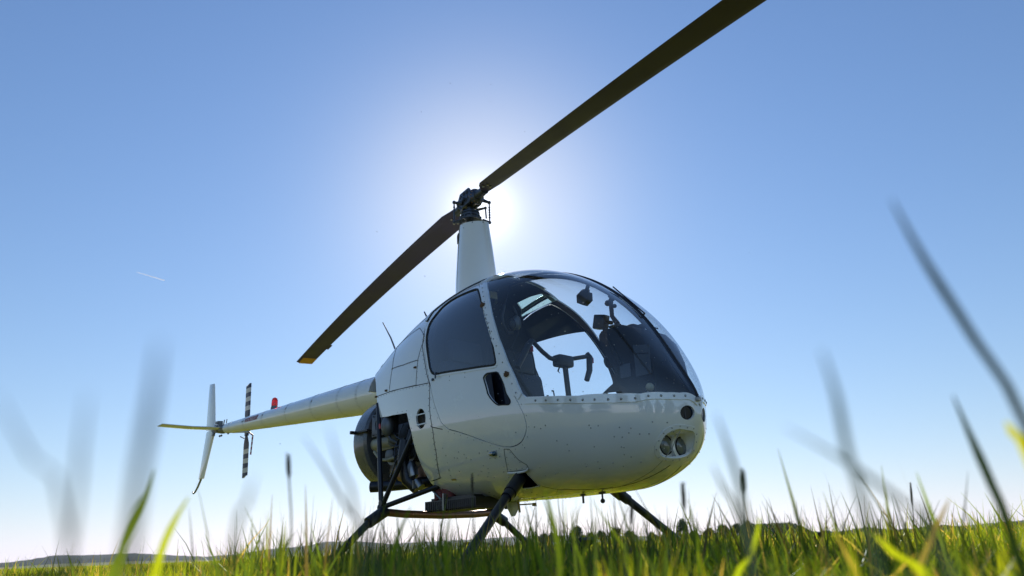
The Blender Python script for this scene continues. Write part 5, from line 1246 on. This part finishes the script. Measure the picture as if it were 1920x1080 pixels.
# single tall blades and flowering stems close to the lens
BL={
 'a':[(3.7208,-3.162,0.1989),(3.7171,-3.161,0.1893),(3.7124,-3.1602,0.178),(3.7081,-3.159,0.1666)],
 'b':[(3.3152,-3.0338,0.2218),(3.3051,-3.0344,0.2018),(3.2907,-3.0379,0.1786),(3.2751,-3.0419,0.1537)],
 'c':[(3.6877,-3.1646,0.1954),(3.6834,-3.1633,0.1839),(3.6779,-3.1613,0.1687)],
 'd':[(3.6753,-3.178,0.1956),(3.6766,-3.1703,0.1832),(3.6777,-3.1625,0.1703)],
 'e':[(3.528,-3.0358,0.2161),(3.5309,-3.0249,0.201),(3.5331,-3.0127,0.1817),(3.5359,-3.0009,0.1647)],
 'f':[(3.6005,-3.0628,0.2084),(3.5996,-3.0559,0.1931),(3.5985,-3.0482,0.1759)],
 'g':[(3.6366,-3.1058,0.186),(3.6322,-3.106,0.1772),(3.6275,-3.1065,0.1684)],
 'h':[(3.7658,-2.9227,0.281),(3.7681,-2.9088,0.2587),(3.7728,-2.8888,0.2297),(3.777,-2.8684,0.1987)],
 'i':[(3.7152,-2.7358,0.2348),(3.7158,-2.7221,0.2094),(3.7164,-2.7096,0.1863),(3.7164,-2.6985,0.1647)],
 'j':[(3.7517,-2.7929,0.2105),(3.753,-2.7884,0.2044),(3.7547,-2.7797,0.1911)],
 'k':[(3.759,-2.9893,0.2147),(3.7583,-2.9834,0.2019),(3.756,-2.9774,0.1855),(3.7546,-2.9696,0.1674)],
 'l':[(3.7355,-2.9739,0.1964),(3.7454,-2.9578,0.1857),(3.7553,-2.9397,0.171),(3.7586,-2.9316,0.1622)],
 'm':[(3.6888,-2.9383,0.211),(3.6882,-2.93,0.1935),(3.6853,-2.9204,0.169)],
 'n':[(3.6536,-2.891,0.1967),(3.6545,-2.8839,0.1846),(3.6552,-2.8751,0.169)],
 'o':[(3.6499,-2.5785,0.1856),(3.6409,-2.5807,0.171),(3.6287,-2.5834,0.1509),(3.6187,-2.5838,0.1307)],
 'p':[(3.5604,-2.3817,0.2206),(3.5596,-2.368,0.1923),(3.5593,-2.3499,0.1563)],
 'q':[(3.3411,-2.6913,0.214),(3.3388,-2.6835,0.194),(3.3351,-2.6727,0.1654),(3.328,-2.6645,0.1346)],
 'r':[(3.2463,-2.6288,0.1968),(3.2467,-2.6184,0.1776),(3.2432,-2.6053,0.1448)],
 's':[(3.3261,-3.0131,0.2041),(3.3119,-3.0181,0.1843),(3.296,-3.0198,0.1543)],
 't':[(3.3605,-3.0523,0.2009),(3.3508,-3.055,0.186),(3.3352,-3.0555,0.1545)],
 'u':[(3.6285,-2.6677,0.1634),(3.6343,-2.6543,0.1494),(3.6444,-2.6352,0.1334)],
 'v':[(3.5247,-2.6318,0.1792),(3.5123,-2.6306,0.1511),(3.4985,-2.6363,0.1333)],
 'w':[(3.1105,-2.6245,0.2075),(3.0941,-2.6204,0.1652),(3.0867,-2.611,0.1316)],
 'x':[(3.1658,-2.7216,0.2095),(3.147,-2.7254,0.1776),(3.1304,-2.7239,0.1401)],
}
HD={
 'A':[(3.1398,-2.8533,0.2602),(3.1338,-2.8475,0.2364),(3.1266,-2.8396,0.2059),(3.1093,-2.8256,0.1425)],
 'B':[(2.8229,-2.3534,0.2893),(2.8131,-2.3451,0.2524),(2.7962,-2.3316,0.1909),(2.7818,-2.3199,0.1382)],
 'C':[(3.4709,-2.5573,0.2242),(3.4654,-2.5514,0.2014),(3.458,-2.5423,0.1682),(3.4513,-2.5324,0.135)],
 'D':[(3.2616,-2.4644,0.2115),(3.2526,-2.4601,0.1842),(3.2435,-2.4559,0.1569),(3.2357,-2.4517,0.1327)],
 'E':[(3.3691,-2.5105,0.223),(3.3618,-2.503,0.1932),(3.3491,-2.4888,0.139)],
 'F':[(3.2126,-1.4569,0.2654),(3.2018,-1.4434,0.2166),(3.1872,-1.4256,0.1515)],
}

BW = dict(a=.0019, b=.0042, c=.0010, d=.0010, e=.0018, f=.0014, g=.0014, h=.0034, i=.0048, j=.005, k=.0022, l=.0026, m=.0022, n=.0020, o=.0045, p=.0030, q=.0050, r=.004, s=.0050, t=.0050, u=.0075, v=.0060, w=.005, x=.005)
BLD = dict(a='tallest hazy blurred blade at the left', b='thick green blade below the blurred left blade', c='faint upright blurred blade left of the tail', d='faint slanting blurred blade at the left edge', e='slanting blurred blade under the boom beacon',
 f='thin blurred blade crossing the slanting one under the boom', g='short wide blurred blade below the tail rotor', h='long dark blurred blade slanting from upper right corner', i='dark green slanting blade near the right edge', j='bright yellow-green blade tip at the right edge',
 k='curved pale blurred blade right of the nose', l='pale blade crossing the curved one right of the nose', m='blurred slanting blade just right of the nose', n='thin slanting blade right of the left skid strut', o='brown-tipped leaning blade at lower right', p='thin dark blade above the lower right grass',
 q='sharp green blade under the cabin belly', r='short green blade left of the belly blade', s='yellow-green leaning blade at lower left', t='leaning green blade at far lower left', u='broad bright blade lying over to the left at lower right', v='broad bright blade under the nose side', w='green blade below the air box', x='dark bent blade below the rear strut')
def strip(name, pts_, w, mt_, colr, tipw=.15):
    P = [Vector(p) for p in pts_]; b = P[-1]; d = (P[-1]-P[-2]); 
    if P[-1].z > .005:
        dn = d.normalized(); P.append(Vector((b.x+dn.x*.03, b.y+dn.y*.03, b.z*.5))); P.append(Vector((b.x+dn.x*.04, b.y+dn.y*.04, -.01)))
    Q = []
    for i in range(len(P)-1):
        for t in (0, .34, .67):
            p0 = P[max(0, i-1)]; p1 = P[i]; p2 = P[i+1]; p3 = P[min(len(P)-1, i+2)]
            Q.append(.5*((2*p1)+(p2-p0)*t+(2*p0-5*p1+4*p2-p3)*t*t+(3*p1-p0-3*p2+p3)*t**3))
    Q.append(P[-1]); vd = (Q[0]-CAM); side = Vector((vd.y, -vd.x, 0)).normalized(); n = len(Q); vs = []; base = Vector((Q[-1].x, Q[-1].y, 0))
    for i, q in enumerate(Q):
        u = i/(n-1); ww = w*.5*min(1, tipw+u*3.2)*(1 if u < .8 else 1-(u-.8)); nrm = Vector((-side.y, side.x, 0))
        vs += [q-side*ww-base, q+nrm*ww*.35-base, q+side*ww-base]
    me = bpy.data.meshes.new(name); fs = [(3*i+j, 3*i+j+1, 3*i+j+4, 3*i+j+3) for i in range(n-1) for j in range(2)]
    me.from_pydata([tuple(v) for v in vs], [], fs); me.polygons.foreach_set('use_smooth', [True]*len(fs)); me.materials.append(mt_)
    color_attr(me, [colr]*len(fs), 4); o = bpy.data.objects.new(name, me); col.objects.link(o); o.location = base; return o
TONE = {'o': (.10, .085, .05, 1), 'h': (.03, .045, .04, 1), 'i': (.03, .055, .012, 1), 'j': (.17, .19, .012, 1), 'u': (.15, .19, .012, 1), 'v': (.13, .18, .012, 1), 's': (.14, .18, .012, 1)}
for k_, pts_ in BL.items():
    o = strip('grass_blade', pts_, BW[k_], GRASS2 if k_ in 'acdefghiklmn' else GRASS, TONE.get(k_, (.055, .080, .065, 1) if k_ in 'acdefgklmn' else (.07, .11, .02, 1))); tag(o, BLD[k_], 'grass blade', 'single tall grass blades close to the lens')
HDD = dict(A='tall dark flowering stem standing below the tail boom', B='thin flowering stem in front of the cabin underside', C='dark flowering stem right of the nose', D='flowering stem below the front of the cabin', E='thin stem left of the left skid strut foot', F='thin distant flowering stem at lower right')
SEEDM = mat('seed_head', (.09, .075, .045), .9, noise=.4, nscale=300)
for k_, pts_ in HD.items():
    P = [Vector(p) for p in pts_]; b = P[-1]; base = Vector((b.x, b.y, 0)); t_ = empty('flowering_grass_stem', base); tag(t_, HDD[k_], 'grass stem', 'flowering grass stems close to the lens')
    m = MB(); m.tube([p-base for p in P[1:]]+[Vector((0, 0, -.01))], .0009, 6); s_ = m.build('stem', mat('green_stem', (.07, .09, .02), .6) if 'green_stem' not in bpy.data.materials else bpy.data.materials['green_stem'], t_)
    m = MB(); a, c = P[0]-base, P[1]-base; r2 = random.Random(ord(k_))
    m.tube([a.lerp(c, t) for t in (0, .15, .4, .7, 1)], [.0006, .0018, .0024, .0022, .0008], 8)
    for q in range(60):
        t = r2.random()*.95; p = a.lerp(c, t); an = r2.uniform(0, 2*PI); d = Vector((math.cos(an), math.sin(an), .8))*.0026; m.tube([p, p+d], [.0009, .0002], 4)
    m.build('seed_head', SEEDM, t_)

# ---------------------------------------------------------------- condensation trail and flying insects
CT = bpy.data.materials.new('contrail_ice'); CT.use_nodes = True; nt = CT.node_tree; nt.nodes.clear(); out = nt.nodes.new('ShaderNodeOutputMaterial')
tl = nt.nodes.new('ShaderNodeBsdfTranslucent'); tl.inputs[0].default_value = (.95, .95, .95, 1); nt.links.new(tl.outputs[0], out.inputs[0])
a, b = Vector((-6000, 1560, 2168)), Vector((-6000, 1776, 2144)); m = MB(); rr_ = random.Random(2)
pp = [a.lerp(b, t)+Vector((0, 0, rr_.uniform(-1, 1))) for t in np.linspace(0, 1, 24)]; m.tube([p-a for p in pp], [1.0+2.4*t for t in np.linspace(0, 1, 23)]+[1], 10)
o = m.build('contrail', CT); o.location = a; tag(o, 'short white condensation trail in the sky left of the rotor', 'contrail', kind='structure')
INS = mat('insect_body', (.05, .04, .03), .6); WING = mat('insect_wing', (.8, .78, .7), .3)
INSP=[((0.119, 0.488, 3.33),'dark insect speck above the rotor hub'),((1.073, 2.018, 2.343),'dark insect speck in the sky right of the windshield'),((-1.753, -1.815, 3.902),'dark insect speck high in the left sky'),((-1.414, -0.649, 2.34),'dark insect speck in the sky above the orange blade tip'),((-2.08, -1.2, 2.023),'dark insect speck left of the orange blade tip'),((0.493, -0.562, 3.128),'bright insect speck high above the rotor hub'),((0.311, -0.667, 2.953),'pale insect speck upper left of the rotor hub'),((0.676, -0.357, 3.111),'pale insect speck straight above the rotor hub'),((0.64, -0.34, 3.003),'sunlit insect speck just above the front blade root'),((-0.104, -0.73, 2.207),'sunlit insect speck left of the rear blade root'),((0.031, -0.432, 1.912),'sunlit insect speck left of the mast fairing'),((-0.925, -0.931, 0.887),'dark insect speck below the boom beacon')]
proto = None
for i, (p, lab) in enumerate(INSP):
    if proto is None:
        t_ = empty('insect', p); m = MB(); m.ball((0, 0, 0), .0035, 8, sc=(1.8, .8, .8)); m.build('insect_body', INS, t_); t_.scale = (.45, .45, .45)
        for sg in (-1, 1): m = MB(); m.prism([(0, .002*sg, .002), (.004, .009*sg, .004), (-.001, .012*sg, .005), (-.005, .008*sg, .004)], (0, 0, .0003)); m.build('wing', WING, t_)
        proto = t_
    else:
        t_ = copy_tree(proto); t_.location = p; t_.rotation_euler = (i, i*2.1, i*.7)
    tag(t_, lab, 'insect', 'tiny insects flying above the meadow')

# ---------------------------------------------------------------- air
hz_ = bpy.data.materials.new('haze_air'); hz_.use_nodes = True; nt = hz_.node_tree; nt.nodes.clear(); out = nt.nodes.new('ShaderNodeOutputMaterial')
pv = nt.nodes.new('ShaderNodeVolumePrincipled'); pv.inputs['Density'].default_value = HAZE; pv.inputs['Color'].default_value = (.72, .86, 1.0, 1); pv.inputs['Anisotropy'].default_value = .3
nt.links.new(pv.outputs[0], out.inputs['Volume'])
m = MB(); m.box((0, 0, 24), (6600, 6600, 52)); o = m.build('haze', hz_, smooth=0); tag(o, 'thin blue summer haze in the air over the fields', 'haze', kind='stuff')
